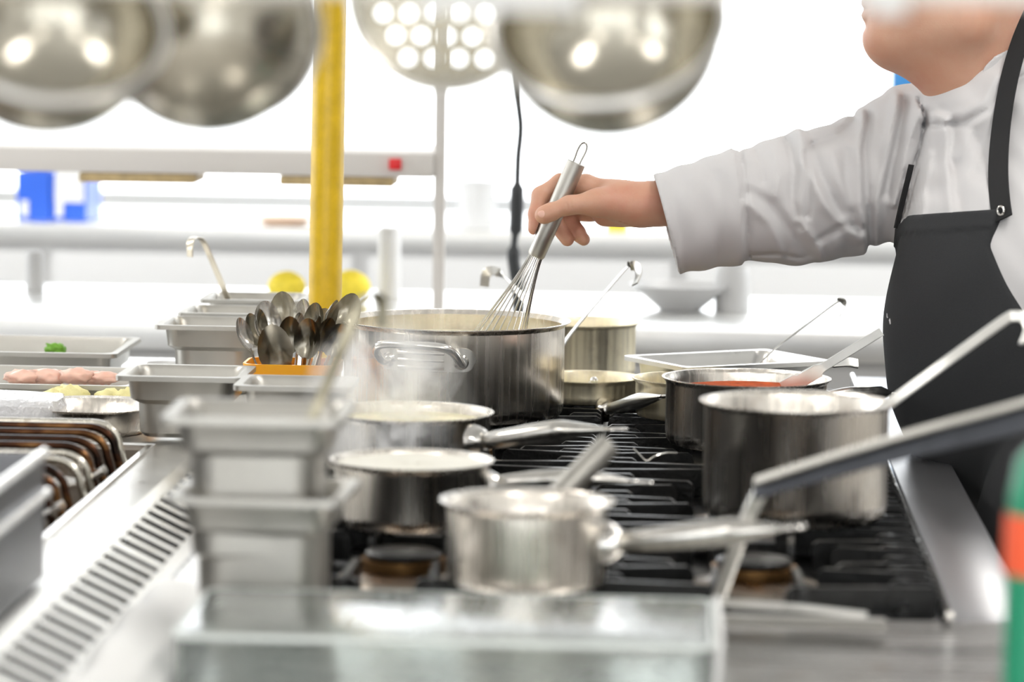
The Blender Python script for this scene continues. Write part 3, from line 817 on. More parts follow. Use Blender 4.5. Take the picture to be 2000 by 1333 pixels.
# bottle
bt = thing('soap_bottle', 'green plastic bottle with orange red label at the edge of the worktop', 'bottle', (0, 0, 0))
p = at(2052, 1100, 2.95); bt.location = (p.x, p.y, ZW)
bm = bmesh.new(); lathe(bm, [(0, 0), (.034, 0), (.037, .006), (.038, .04), (.037, .20), (.036, .27), (.030, .300), (.014, .318), (.013, .335), (0, .335)], 48); link('bottle_body', bm, M['green'], bt)
bm = bmesh.new(); lathe(bm, [(.0385, .205), (.0392, .215), (.0392, .245), (.0385, .255)], 48); link('label', bm, M['redlabel'], bt)
bt.children[1].scale = (1, 1, 1)
bm = bmesh.new(); lathe(bm, [(0, .336), (.015, .336), (.015, .358), (.006, .362), (.005, .38), (0, .38)], 24); link('cap', bm, M['green'], bt)
# ------------------------------------------------------------------ cutlery tub
tub = thing('cutlery_tub', 'translucent orange tub full of spoons beside the yellow post', 'tub')
p = at(573, 706, 5.31); tub.location = (p.x, p.y, ZT); ht = p.z - ZT
bm = bmesh.new(); rings = []
for ins, z in ((-.012, 0), (-.006, .004), (0, ht - .018), (.0035, ht - .016), (.0045, ht), (.0005, ht), (-.0022, ht - .018), (-.0095, .006)):
    rings.append([bm.verts.new((x, y, z)) for x, y in rrect(.134 + 2 * ins, .10 + 2 * ins, .022)])
for a, b2 in zip(rings, rings[1:]):
    n = len(a)
    for k in range(n): bm.faces.new((a[k], a[(k + 1) % n], b2[(k + 1) % n], b2[k]))
bm.faces.new(rings[0][::-1]); bm.faces.new(rings[-1])
link('tub_body', bm, M['orange'], tub)
def spoon_mesh(L=.19, bw=.020, bl=.033, knife=False):
    """bowl up at +z; origin at handle end"""
    bm = bmesh.new()
    rows = []
    nz = 10
    for i in range(nz + 1):
        t = (1 - math.cos(math.pi * i / nz)) / 2
        z = L - 2 * bl + 2 * bl * t
        w = bw * math.sqrt(max(0.0, 1 - (2 * t - 1) ** 2)) * (1.08 - .16 * t) if 0 < t < 1 else .0
        w = max(w, .0012)
        dp = .010 * math.sin(math.pi * t)
        row = []
        for k in range(9):
            u = -1 + k / 4
            row.append(bm.verts.new((w * u, dp * (1 - u * u), z)))
        rows.append(row)
    for a, b2 in zip(rows, rows[1:]):
        for k in range(8): bm.faces.new((a[k], a[k + 1], b2[k + 1], b2[k]))
    bmesh.ops.solidify(bm, geom=bm.faces[:], thickness=.0014)
    path = [(0, 0, 0), (0, 0, L * .25), (0, .002, L * .5), (0, .001, L - 2 * bl + .002)]
    b3 = bmesh.new()
    strip(bm, smooth_path(path, 5), [.016 - .011 * min(1, k / 11) for k in range(16)], .002, (1, 0, 0))
    return bm
spz = [  # px, py of the bowl centre, depth, yaw, bowl half width, what sets it apart
    (478, 652, 5.30, 60, .017, 'steel spoon lying lowest at the outer edge of the orange tub'),
    (497, 644, 5.33, 50, .017, 'steel spoon fanned out next to the outermost one'),
    (513, 636, 5.28, 70, .017, 'narrow steel spoon seen edge-on at the outer side of the tub'),
    (523, 628, 5.34, 20, .021, 'dark wide spoon bowl standing over the orange reflecting one'),
    (553, 612, 5.36, -10, .022, 'tall bright spoon at the middle back of the orange tub'),
    (537, 682, 5.262, 10, .026, 'large spoon bowl glowing orange at the front of the tub'),
    (566, 655, 5.29, 25, .019, 'bright spoon beside the glowing orange one'),
    (583, 648, 5.32, 60, .019, 'spoon seen half edge-on at the tub centre'),
    (600, 662, 5.28, -15, .021, 'broad mirror bright spoon at the tub front'),
    (590, 622, 5.37, -40, .020, 'dark hollow spoon behind the broad mirror bright one'),
    (612, 628, 5.34, -30, .019, 'slanted bright spoon leaning past the dark hollow one'),
    (617, 652, 5.30, 75, .018, 'thin edge-on spoon between the broad and the tall white ones'),
    (628, 640, 5.36, -20, .020, 'blue black spoon bowl near the yellow post'),
    (636, 655, 5.29, 35, .018, 'pale steel spoon in front of the blue black bowl'),
    (648, 622, 5.32, 70, .019, 'tallest white glinting spoon standing before the yellow post'),
    (678, 612, 5.35, -15, .021, 'grey spoon bowl leaning towards the large stock pot'),
    (655, 665, 5.28, 15, .018, 'steel spoon at the pot side of the orange tub'),
]
sp0 = None
base = Vector((tub.location.x, tub.location.y, ZT + .006))
meshes = {}
for (px, py, d, yw, bw, w) in spz:
    bm = spoon_mesh(.155, bw, bw * 1.5)
    o = link('spoon', bm, M['bowl'] if yw % 20 else M['polished'])
    tip = at(px, py, d)
    b0 = base + Vector(((tip.x - base.x) * .30, (tip.y - base.y) * .4, 0))
    b0.x = max(base.x - .045, min(base.x + .045, b0.x))
    dr = (tip - b0).normalized()
    L0 = .155 - bw * 1.5
    q = Vector((0, 0, 1)).rotation_difference(dr).to_matrix() @ Matrix.Rotation(R(yw), 3, 'Z')
    org = tip - dr * L0
    o.matrix_world = Matrix.Translation(org) @ q.to_4x4()
    tag(o, w, 'spoon', 'spoons in the orange tub')
# ------------------------------------------------------------------ post, heat shelf, cable
p = at(641, 400, 5.72)
bm = bmesh.new(); tube(bm, [at(634, 640, 5.72), at(644, 60, 5.72), at(648, -260, 5.72), at(650, -420, 5.72)], .0265, 32)
yp = tag(link('service_post', bm, M['yellow']), 'chipped yellow painted round post behind the spoons', 'post')
a = yp.data.vertices[0].co.copy()
bm = bmesh.new(); q = at(633, 640, 5.72); lathe(bm, [(0, 0), (.045, 0), (.045, .006), (.028, .012), (.028, max(.03, q.z - ZT))], 32, (q.x, q.y, ZT)); link('post_foot', bm, M['yellow'], yp)
bm = bmesh.new(); q = at(650, -420, 5.72); tube(bm, [q, Vector((q.x, q.y, ZC))], .0265, 24); link('post_top', bm, M['yellow'], yp)
YS = 7.05
sh = thing('heat_shelf', 'grey steel serving shelf with post above the far counter', 'shelf')
bm = bmesh.new()
pa, pb = at(-250, 309, YS), at(848, 321, YS)
zsh = (pa.z + pb.z) / 2; hs = .0235
box(bm, pa.x - .6, pb.x, YS - .05, YS + .32, zsh - hs, zsh + hs, bev=.003)
link('shelf_board', bm, M['shelf'], sh)
q0, q1 = at(857, 600, YS), at(857, 0, YS)
bm = bmesh.new(); box(bm, pb.x + .0005, pb.x + .0225, YS - .03, YS + .0, .9005, ZC, bev=.002); link('upright', bm, M['shelf'], sh)
for x0, x1 in ((153, 383), (547, 770)):
    a, b2 = at(x0, 354, YS), at(x1, 354, YS)
    bm = bmesh.new(); box(bm, a.x, b2.x, YS - .047, YS + .10, zsh - hs - .020, zsh - hs - .0005, bev=.004)
    link('heat_lamp_strip', bm, M['tan'], sh)
a = at(775, 319, YS)
bm = bmesh.new(); box(bm, a.x - .012, a.x + .012, YS - .062, YS - .0505, a.z - .011, a.z + .011, bev=.002); link('red_switch', bm, M['red'], sh)
bm = bmesh.new()
pc = [(1014, 640), (1010, 560), (1003, 500), (1008, 440), (1010, 380), (1012, 310), (1017, 250), (1012, 190), (1012, 80), (1012, -60)]
P = smooth_path([at(x, y_, 7.0) for x, y_ in pc] + [Vector((at(1012, -60, 7.0).x, at(1012, -60, 7.0).y, ZC))], 6)
rads = []
for q in P:
    zc = q.z; py_ = (1.565 - zc) / 7.0 * F - 46
    rads.append(.0135 if 365 < py_ < 455 else (.0125 if 480 < py_ < 620 else .0068))
tube(bm, P, rads, 12)
tag(link('power_cord', bm, M['black']), 'black hanging power cord with thick inline connector behind the whisk', 'cord')
# ------------------------------------------------------------------ far counter and things on it
fc = tag(link('far_counter', B(-3.3, 2.4, 6.78, 7.55, .845, .90, bev=.003), M['whitesteel']), 'long bright steel counter behind the cooking range', 'counter')
bm = bmesh.new(); box(bm, -3.28, 2.38, 6.80, 7.5, 0, .8445); link('counter_front', bm, M['cabgrey'], fc, False)
bb = tag(link('back_counter', B(-3.3, 2.4, 8.95, 9.65, .88, .93, bev=.003), M['whitesteel']), 'rear white counter in front of the windows', 'counter')
link('counter_front', B(-3.28, 2.38, 8.98, 9.6, 0, .8795), M['cab'], bb, False)
for i in range(7):
    x = -3.2 + i * .8
    f = link('cupboard_door', B(x, x + .76, 8.955, 8.979, .1, .86, bev=.003), M['cab'], bb)
    link('door_handle', B(x + .66, x + .69, 8.935, 8.954, .60, .78), M['cabgrey'], f)
for k, (x0, x1, w) in enumerate([(22, 88, 'blue plastic crate standing at the window end of the rear counter'), (91, 160, 'blue plastic crate with a white paper sheet over its upper half')]):
    a, b2 = at(x0, 440, 9.05), at(x1, 340, 9.05)
    o = thing('plastic_crate', w, 'crate', ((a.x + b2.x) / 2, 9.17, .9305), group='blue crates on the rear counter')
    ww = (b2.x - a.x) / 2; hz = b2.z - .93
    bm = bmesh.new(); 
    for q in ((-ww, ww, -.12, -.112), (-ww, ww, .112, .12), (-ww, -ww + .006, -.1115, .1115), (ww - .006, ww, -.1115, .1115)): box(bm, *q, 0, hz)
    box(bm, -ww + .007, ww - .007, -.111, .111, 0, .01)
    link('crate_walls', bm, M['blue'], o, False)
    bm = bmesh.new(); box(bm, -ww + .012, -ww + .03, -.126, -.1205, .01, .05); box(bm, ww - .03, ww - .012, -.126, -.1205, .01, .05) if False else None
    link('pale_catch', bm, M['paper'], o, False)
    if k: 
        bm = bmesh.new(); box(bm, -ww + .01, ww - .006, -.123, -.1205, hz * .38, hz + .02); link('paper_sheet', bm, M['paper'], o, False)
def bg_lathe(name, prof, mat, px, d, z, label, cat, group=None):
    a = at(px, 500, d); bm = bmesh.new(); lathe(bm, prof, 40); o = link(name, bm, mat); o.location = (a.x, a.y, z)
    return tag(o, label, cat, group)
bg_lathe('storage_pot', [(0, 0), (.045, 0), (.048, .01), (.048, .11), (.052, .112), (.052, .118), (.046, .118), (.044, .012), (0, .008)], M['cab'], 930, 9.1, .9305, 'pale round pot on the rear counter beside the hanging cord', 'pot')
bg_lathe('plate_stack', [(0, 0), (.05, 0), (.085, .018), (.087, .02), (.08, .02), (.05, .006), (0, .006)], plain('peach_plate', (.85, .62, .45), .4), 555, 9.1, .9305, 'peach coloured plate on the rear counter beside the yellow post', 'plate')
bg_lathe('steel_bowl', [(0, 0), (.04, 0), (.10, .05), (.103, .052), (.098, .052), (.04, .004), (0, .004)], M['cabgrey'], 1330, 7.2, .9005, 'grey mixing bowl on the far counter under the sleeve', 'bowl')
bg_lathe('steel_jug', [(0, 0), (.035, 0), (.036, .07), (.03, .09), (.028, .088), (.032, .07), (.032, .004), (0, .004)], M['cabgrey'], 1432, 7.2, .9005, 'small grey jug on the far counter beside the mixing bowl', 'jug')
for px, d, r, w in ((560, 7.25, .034, 'yellow lemon on the far counter beyond the rearmost container'), (684, 7.25, .036, 'yellow lemon on the far counter just behind the yellow post')):
    a = at(px, 570, d)
    blob('lemon', M['yellowsoft'], (a.x, a.y, .90 + r * .95), r, w, 'lemon', 'lemons on the far counter', (1.15, .9, .95), rough=.02)
a = at(1205, 455, 9.0); bm = bmesh.new(); box(bm, a.x - .028, a.x + .028, 9.0, 9.04, .9305, .9305 + .022, bev=.004)
tag(link('sponge', bm, M['yellowsoft']), 'bright yellow sponge on the rear counter below the hand', 'sponge')
for x0, x1, y0_, y1_, w in ((40, 76, 505, 566, 'grey steel canister standing on the far counter beyond the trays'), (735, 782, 455, 600, 'tall pale grey canister on the far counter between posts')):
    a, b2 = at(x0, y1_, 7.35), at(x1, y0_, 7.35)
    r = (b2.x - a.x) / 2; o = bmesh.new(); lathe(o, [(0, 0), (r, 0), (r, b2.z - .9), (r * .8, b2.z - .89), (0, b2.z - .89)], 32)
    o = link('canister', o, M['cab'] if x0 > 500 else M['cabgrey']); o.location = ((a.x + b2.x) / 2, 7.35, .9005); tag(o, w, 'canister', 'canisters on the far counter')
a = at(1737, 200, 10.9); b2 = at(1850, 40, 10.9)
bm = bmesh.new(); box(bm, a.x, b2.x + .5, 10.9, 10.96, 0, 1.75); tag(link('blue_screen', bm, M['skyblue'], smooth=False), 'blue upright panel standing before the windows behind the neck', 'panel')
# ------------------------------------------------------------------ hanging utensils near the lens
ZR = 1.86
DH = 3.0
rl = at(-200, 0, DH), at(1700, 0, DH)
bm = bmesh.new(); tube(bm, [(-1.2, DH + .02, ZR), (.7, DH + .02, ZR)], .009, 14)
hr = tag(link('hanging_rail', bm, M['polished']), 'steel rail above the range carrying ladles and a skimmer', 'rail')
for x in (-1.1, .6):
    bm = bmesh.new(); tube(bm, [(x, DH + .02, ZR + .0095), (x, DH + .02, ZC)], .006, 10); link('hanger_rod', bm, M['polished'], hr)
def hung_bowl(px, py, d, Rm, nrm, label, mat=None, depth=1.0):
    c = at(px, py, d)
    o = thing('hanging_ladle', label, 'ladle', c, group='large ladles hanging from the rail')
    n = Vector(nrm).normalized()
    rot = Vector((0, 0, 1)).rotation_difference(n).to_matrix().to_4x4()
    bm = bmesh.new()
    prf = [(Rm * math.sin(q), -Rm * depth * math.cos(q)) for q in [math.pi / 2 * k / 16 for k in range(17)]]
    prf += [((Rm - .0016) * math.sin(q), -(Rm * depth - .0016) * math.cos(q)) for q in [math.pi / 2 * (16 - k) / 16 for k in range(17)]]
    lathe(bm, prf, 96); bmesh.ops.transform(bm, matrix=rot, verts=bm.verts)
    link('ladle_bowl', bm, mat or M['bowl'], o)
    bm = bmesh.new(); tube(bm, [rot @ Vector((Rm * math.cos(t), Rm * math.sin(t), 0)) for t in [2 * math.pi * k / 72 for k in range(72)]], .0042, 10, closed=True)
    link('rolled_rim', bm, M['gnrim'], o)
    # handle from the highest rim point up to the rail
    best = max([rot @ Vector((Rm * math.cos(t), Rm * math.sin(t), 0)) for t in [2 * math.pi * k / 72 for k in range(72)]], key=lambda v: v.z)
    top = Vector((best.x, DH + .02 - c.y, ZR - c.z))
    pts = [best * .97, best + Vector((0, 0, .03)), Vector((top.x, top.y - .012, top.z - .06)), Vector((top.x, top.y - .013, top.z)), Vector((top.x, top.y, top.z + .0125)), Vector((top.x, top.y + .013, top.z)), Vector((top.x, top.y + .013, top.z - .03))]
    bm = bmesh.new(); strip(bm, smooth_path(pts, 6), .02, .003, (1, 0, 0)); link('handle', bm, M['handle'], o)
    return o
hung_bowl(1188, 44, 3.0, .0965, (-.10, -.72, .78), 'large polished ladle bowl hanging beside the perforated skimmer, nearest the sleeve')
hung_bowl(92, 36, 2.80, .0925, (.25, -.66, .78), 'polished ladle bowl hanging outermost over the fryer side')
hung_bowl(405, 36, 3.08, .0985, (.15, .90, .45), 'polished ladle bowl hanging with its round back towards the camera')
# perforated skimmer
c = at(872, -16, 3.18)
sk = thing('skimmer', 'perforated round skimmer hanging between the large ladle bowls', 'skimmer', c)
Rk, pitch, hr_ = .0865, .0226, .0048
bm = bmesh.new()
vv = {}
def V2(x, y):
    r = math.hypot(x, y)
    if r > Rk: x, y = x * Rk / r, y * Rk / r; r = Rk
    k = (round(x * 2e5), round(y * 2e5))
    if k not in vv: vv[k] = bm.verts.new((x, .014 * (1 - (r / Rk) ** 2), y))
    return vv[k]
s_ = pitch / math.sqrt(3)
for i in range(-6, 7):
    for j in range(-6, 7):
        cx = pitch * (i + j / 2); cy = pitch * math.sqrt(3) / 2 * j
        rr = math.hypot(cx, cy)
        if rr > Rk + pitch * .55: continue
        hexa = []
        for k in range(6):
            a0_, a1_ = R(30 + 60 * k), R(90 + 60 * k)
            p0 = (cx + s_ * math.cos(a0_), cy + s_ * math.sin(a0_)); p1 = (cx + s_ * math.cos(a1_), cy + s_ * math.sin(a1_))
            hexa += [V2(*p0), V2((p0[0] + p1[0]) / 2, (p0[1] + p1[1]) / 2)]
        if rr < Rk - pitch * .48:
            hole = [V2(cx + hr_ * math.cos(R(30 + 30 * k)), cy + hr_ * math.sin(R(30 + 30 * k))) for k in range(12)]
            for k in range(12):
                try: bm.faces.new((hexa[k], hexa[(k + 1) % 12], hole[(k + 1) % 12], hole[k]))
                except ValueError: pass
        else:
            u = list(dict.fromkeys(hexa))
            if len(u) > 2:
                try: bm.faces.new(u)
                except ValueError: pass
bmesh.ops.solidify(bm, geom=bm.faces[:], thickness=.0015)
link('perforated_disc', bm, M['bowl'], sk, ang=40)
bm = bmesh.new(); tube(bm, [(Rk * math.cos(t), 0, Rk * math.sin(t)) for t in [2 * math.pi * k / 64 for k in range(64)]], .003, 8, closed=True); link('rolled_rim', bm, M['gnrim'], sk)
t = Vector((0, DH + .02 - c.y, ZR - c.z))
bm = bmesh.new(); strip(bm, smooth_path([Vector((0, .004, Rk * .8)), Vector((0, -.004, Rk + .02)), t + Vector((0, -.013, -.05)), t + Vector((0, -.013, 0)), t + Vector((0, 0, .0125)), t + Vector((0, .013, 0)), t + Vector((0, .013, -.03))], 6), .018, .003, (1, 0, 0)); link('handle', bm, M['handle'], sk)
# ticket rail
q = at(1500, 2, 2.45)
bm = bmesh.new(); box(bm, -.55, .42, 2.44, 2.456, q.z, q.z + .035, bev=.003)
tr_ = tag(link('ticket_rail', bm, M['shelf']), 'grey order ticket rail close overhead with white slips', 'rail')
for x in (-.5, .38):
    bm = bmesh.new(); tube(bm, [(x, 2.448, q.z + .0355), (x, 2.448, ZC)], .005, 10); link('rail_hanger', bm, M['shelf'], tr_)
for k, (x0, x1, yb_, w) in enumerate([(812, 1132, 22, 'wide white order slip hanging in front of the skimmer'), (1640, 1700, 14, 'small white order slip beside the chin'), (1702, 1772, 30, 'white order slip hanging before the face')]):
    a, b2 = at(x0, yb_, 2.42), at(x1, yb_, 2.42)
    bm = bmesh.new(); n = 8; vs = []
    for i in range(n + 1):
        x = a.x + (b2.x - a.x) * i / n
        vs.append([bm.verts.new((x, 2.437 + .002 * math.sin(i) - (.010 if z == 0 else 0), zz)) for z, zz in ((0, a.z), (1, a.z + .03), (2, q.z + .03))])
    for u, v in zip(vs, vs[1:]):
        for i in range(2): bm.faces.new((u[i], v[i], v[i + 1], u[i + 1]))
    bmesh.ops.solidify(bm, geom=bm.faces[:], thickness=.0008)
    tag(link('hanging_slip', bm, M['paper']), w, 'paper slip', 'white order slips on the rail')
# ------------------------------------------------------------------ whisk
DW = 5.40
wa, wb_ = at(1126, 318, DW), at(1046, 502, DW)
ax = (wb_ - wa).normalized()
wk = thing('whisk', 'steel balloon whisk held upright in the large stock pot by the chef', 'whisk', wa)
bm = bmesh.new(); L = (wb_ - wa).length; rw = .0142
tube(bm, [Vector((0, 0, 0)), ax * .001, ax * (L * .5), ax * (L - .004), ax * L], [rw * .93, rw, rw * 1.03, rw * .93, rw * .8], 32)
link('handle', bm, M['gn'], wk)
s1 = ax.cross(Vector((0, 1, 0))).normalized(); s2 = ax.cross(s1).normalized()
bm = bmesh.new()
lp = [s1 * (.0052 * c_) - ax * z for c_, z in ((1, -.004), (1, .006), (1.15, .016), (1.1, .024), (.75, .030), (0, .0325), (-.75, .030), (-1.1, .024), (-1.15, .016), (-1, .006), (-1, -.004))]
tube(bm, smooth_path(lp, 5), .0015, 8); link('hanging_loop', bm, M['handle'], wk)
LW = .175; RWK = .048
for k in range(11):
    th = math.pi * k / 11
    u = s1 * math.cos(th) + s2 * math.sin(th)
    pts = []
    for i in range(41):
        t = i / 40 * math.pi
        # balloon: distance along the axis and radius
        zz = (1 - math.cos(t)) / 2
        q = i / 20 if i <= 20 else (40 - i) / 20
        rad_ = .0098 + (RWK * (1 - .03 * (k % 3)) - .0098) * (math.sin(min(1, q * 1.0) * math.pi / 2 * 1.0) ** 1.0) * math.sqrt(max(0, 1 - max(0, (q - .62) / .38) ** 2.2)) * (q ** .35)
        along = LW * (1 - (1 - q) ** 1.35)
        pts.append(ax * (L - .002 + along) + u * (rad_ if i <= 20 else -rad_))
    bm = bmesh.new(); tube(bm, pts, .0011, 6); link('wire', bm, M['polished'], wk)
# ------------------------------------------------------------------ steam
def steam(name, lo, hi, label):
    bm = bmesh.new(); c = (Vector(lo) + Vector(hi)) / 2; s = (Vector(hi) - Vector(lo)) / 2
    sphere(bm, (0, 0, 0), 1, 32, tuple(s))
    o = link(name, bm, M['steam']); o.location = c
    return tag(o, label, 'steam', kind='stuff')
c = at(770, 790, 4.85)
steam('steam', (c.x - .13, c.y - .13, c.z - .12), (c.x + .12, c.y + .10, c.z + .14), 'white steam rising from the pan in front of the large stock pot')
c = at(760, 860, 4.52)
steam('steam', (c.x - .10, c.y - .07, c.z - .05), (c.x + .10, c.y + .07, c.z + .05), 'faint steam drifting over the pan brimming with foam')

bm = bmesh.new(); tube(bm, smooth_path([at(1237, 877, 4.80), at(1250, 890, 4.80), at(1263, 901, 4.80), at(1280, 892, 4.80), at(1300, 886, 4.81), at(1322, 886, 4.82)], 5), .0016, 8)
tag(link('wire_hook', bm, M['handle']), 'small bent wire hook lying on the black grate near the tomato sauce pot', 'hook')
# ------------------------------------------------------------------ the chef: signed-distance body, meshed with surface nets
def surface_nets(Fd, lo, h):
    nx, ny, nz = Fd.shape
    s = Fd < 0
    c = np.zeros((nx - 1, ny - 1, nz - 1), np.int8)
    for i in (0, 1):
        for j in (0, 1):
            for k in (0, 1): c += s[i:nx - 1 + i, j:ny - 1 + j, k:nz - 1 + k]
    cell = (c > 0) & (c < 8)
    idx = -np.ones(cell.shape, np.int32); ii = np.argwhere(cell); idx[cell] = np.arange(len(ii))
    acc = np.zeros((len(ii), 3)); cnt = np.zeros(len(ii))
    I, J, K = ii.T
    for axis in range(3):
        for a in (0, 1):
            for b_ in (0, 1):
                o0 = [0, 0, 0]; oth = [q for q in range(3) if q != axis]
                o0[oth[0]] = a; o0[oth[1]] = b_
                o1 = list(o0); o1[axis] = 1
                f0 = Fd[I + o0[0], J + o0[1], K + o0[2]]; f1 = Fd[I + o1[0], J + o1[1], K + o1[2]]
                m_ = (f0 < 0) != (f1 < 0)
                t = np.where(m_, f0 / np.where(f0 == f1, 1, f0 - f1), 0)
                p = np.zeros((len(ii), 3)) + np.array(o0); p[:, axis] += t
                acc += p * m_[:, None]; cnt += m_
    V = (acc / cnt[:, None] + ii) * h + np.array(lo)
    faces = []
    for axis in range(3):
        u, v = [(1, 2), (2, 0), (0, 1)][axis]
        sl0 = [slice(0, n) for n in Fd.shape]; sl1 = list(sl0)
        sl0[axis] = slice(0, Fd.shape[axis] - 1); sl1[axis] = slice(1, Fd.shape[axis])
        a_, b_ = s[tuple(sl0)], s[tuple(sl1)]
        for flip, m_ in ((False, a_ & ~b_), (True, ~a_ & b_)):
            e = np.argwhere(m_)
            ok = (e[:, u] > 0) & (e[:, v] > 0) & (e[:, u] < Fd.shape[u] - 1) & (e[:, v] < Fd.shape[v] - 1)
            e = e[ok]
            def g(du, dv):
                q = e.copy(); q[:, u] -= du; q[:, v] -= dv
                return idx[q[:, 0], q[:, 1], q[:, 2]]
            qd = np.stack([g(1, 1), g(0, 1), g(0, 0), g(1, 0)], 1)
            if flip: qd = qd[:, ::-1]
            faces.append(qd)
    return V, np.concatenate(faces)
def smin(a, b_, k):
    if k <= 0: return np.minimum(a, b_)
    h = np.clip(.5 + .5 * (b_ - a) / k, 0, 1)
    return a + (b_ - a) * (1 - h) - k * h * (1 - h) if False else b_ * (1 - h) + a * h - k * h * (1 - h)
class Grid:
    def __init__(s, lo, hi, h):
        s.lo = np.array(lo, float); s.h = h
        n = np.ceil((np.array(hi) - s.lo) / h).astype(int) + 1
        ax_ = [s.lo[i] + h * np.arange(n[i]) for i in range(3)]
        s.ax = ax_; s.F = np.full(n, .05, np.float32)
    def sub(s, lo, hi):
        r = []
        for i in range(3):
            a = int(np.clip(np.floor((lo[i] - s.lo[i]) / s.h), 0, len(s.ax[i]))); b_ = int(np.clip(np.ceil((hi[i] - s.lo[i]) / s.h) + 1, 0, len(s.ax[i])))
            r.append(slice(a, b_))
        return tuple(r)
    def pts(s, r):
        return s.ax[0][r[0]][:, None, None], s.ax[1][r[1]][None, :, None], s.ax[2][r[2]][None, None, :]
    def cap(s, a, b_, ra, rb, k=.02, op='u', m=.055):
        a = np.array(a); b_ = np.array(b_); R_ = max(ra, rb) + m
        r = s.sub(np.minimum(a, b_) - R_, np.maximum(a, b_) + R_)
        X, Y, Z = s.pts(r)
        if min(q.size for q in (X, Y, Z)) == 0: return
        d = b_ - a; L2 = max(1e-9, d @ d)
        t = np.clip(((X - a[0]) * d[0] + (Y - a[1]) * d[1] + (Z - a[2]) * d[2]) / L2, 0, 1)
        D = np.sqrt((X - a[0] - t * d[0]) ** 2 + (Y - a[1] - t * d[1]) ** 2 + (Z - a[2] - t * d[2]) ** 2) - (ra + (rb - ra) * t)
        s.comb(r, D, k, op)
    def comb(s, r, D, k, op):
        f = s.F[r]
        if op == 'u': s.F[r] = smin(f, D, k)
        else: s.F[r] = -smin(-f, D, k)      # carve
    def ell(s, c, rad, M3=None, k=.02, op='u'):
        c = np.array(c); rad = np.array(rad); R_ = rad.max() + .05
        r = s.sub(c - R_, c + R_); X, Y, Z = s.pts(r)
        if min(q.size for q in (X, Y, Z)) == 0: return
        M3 = np.eye(3) if M3 is None else np.array(M3)   # rows: local axes
        L = [((X - c[0]) * M3[i][0] + (Y - c[1]) * M3[i][1] + (Z - c[2]) * M3[i][2]) for i in range(3)]
        k0 = np.sqrt(sum((L[i] / rad[i]) ** 2 for i in range(3))); k1 = np.sqrt(sum((L[i] / rad[i] ** 2) ** 2 for i in range(3)))
        s.comb(r, k0 * (k0 - 1) / np.maximum(k1, 1e-6), k, op)
    def mesh(s): return surface_nets(s.F, s.lo, s.h)
PXM = 5.35 / F
nC = Vector((-.70, -.71, 0)).normalized(); tC = Vector((.71, -.70, 0)).normalized(); uC = Vector((0, 0, 1))
MC = [tuple(tC), tuple(nC), tuple(uC)]
def add_torso(g, off=0.0, arm=True, legs=True):
    e = off
    g.ell(at(1966, 430, 5.32), (.175 + e, .110 + e, .24 + e), MC, .03)
    g.ell(at(1962, 655, 5.22), (.172 + e, .140 + e, .25 + e), MC, .05)
    g.cap(at(1790, 285, 5.47), at(2140, 290, 5.22), .056 + e, .056 + e, .06)
    g.cap(at(1905, 215, 5.37), at(1800, 255, 5.45), .055 + e, .050 + e, .05)
    g.cap(at(1905, 215, 5.37), at(2110, 255, 5.24), .055 + e, .050 + e, .05)
    # hips set back
    g.ell(at(2150, 1060, 4.98), (.165 + e, .125 + e, .17 + e), MC, .06)
SH, EL, WR = at(1765, 305, 5.46), at(1500, 398, 5.43), at(1290, 398, 5.405)
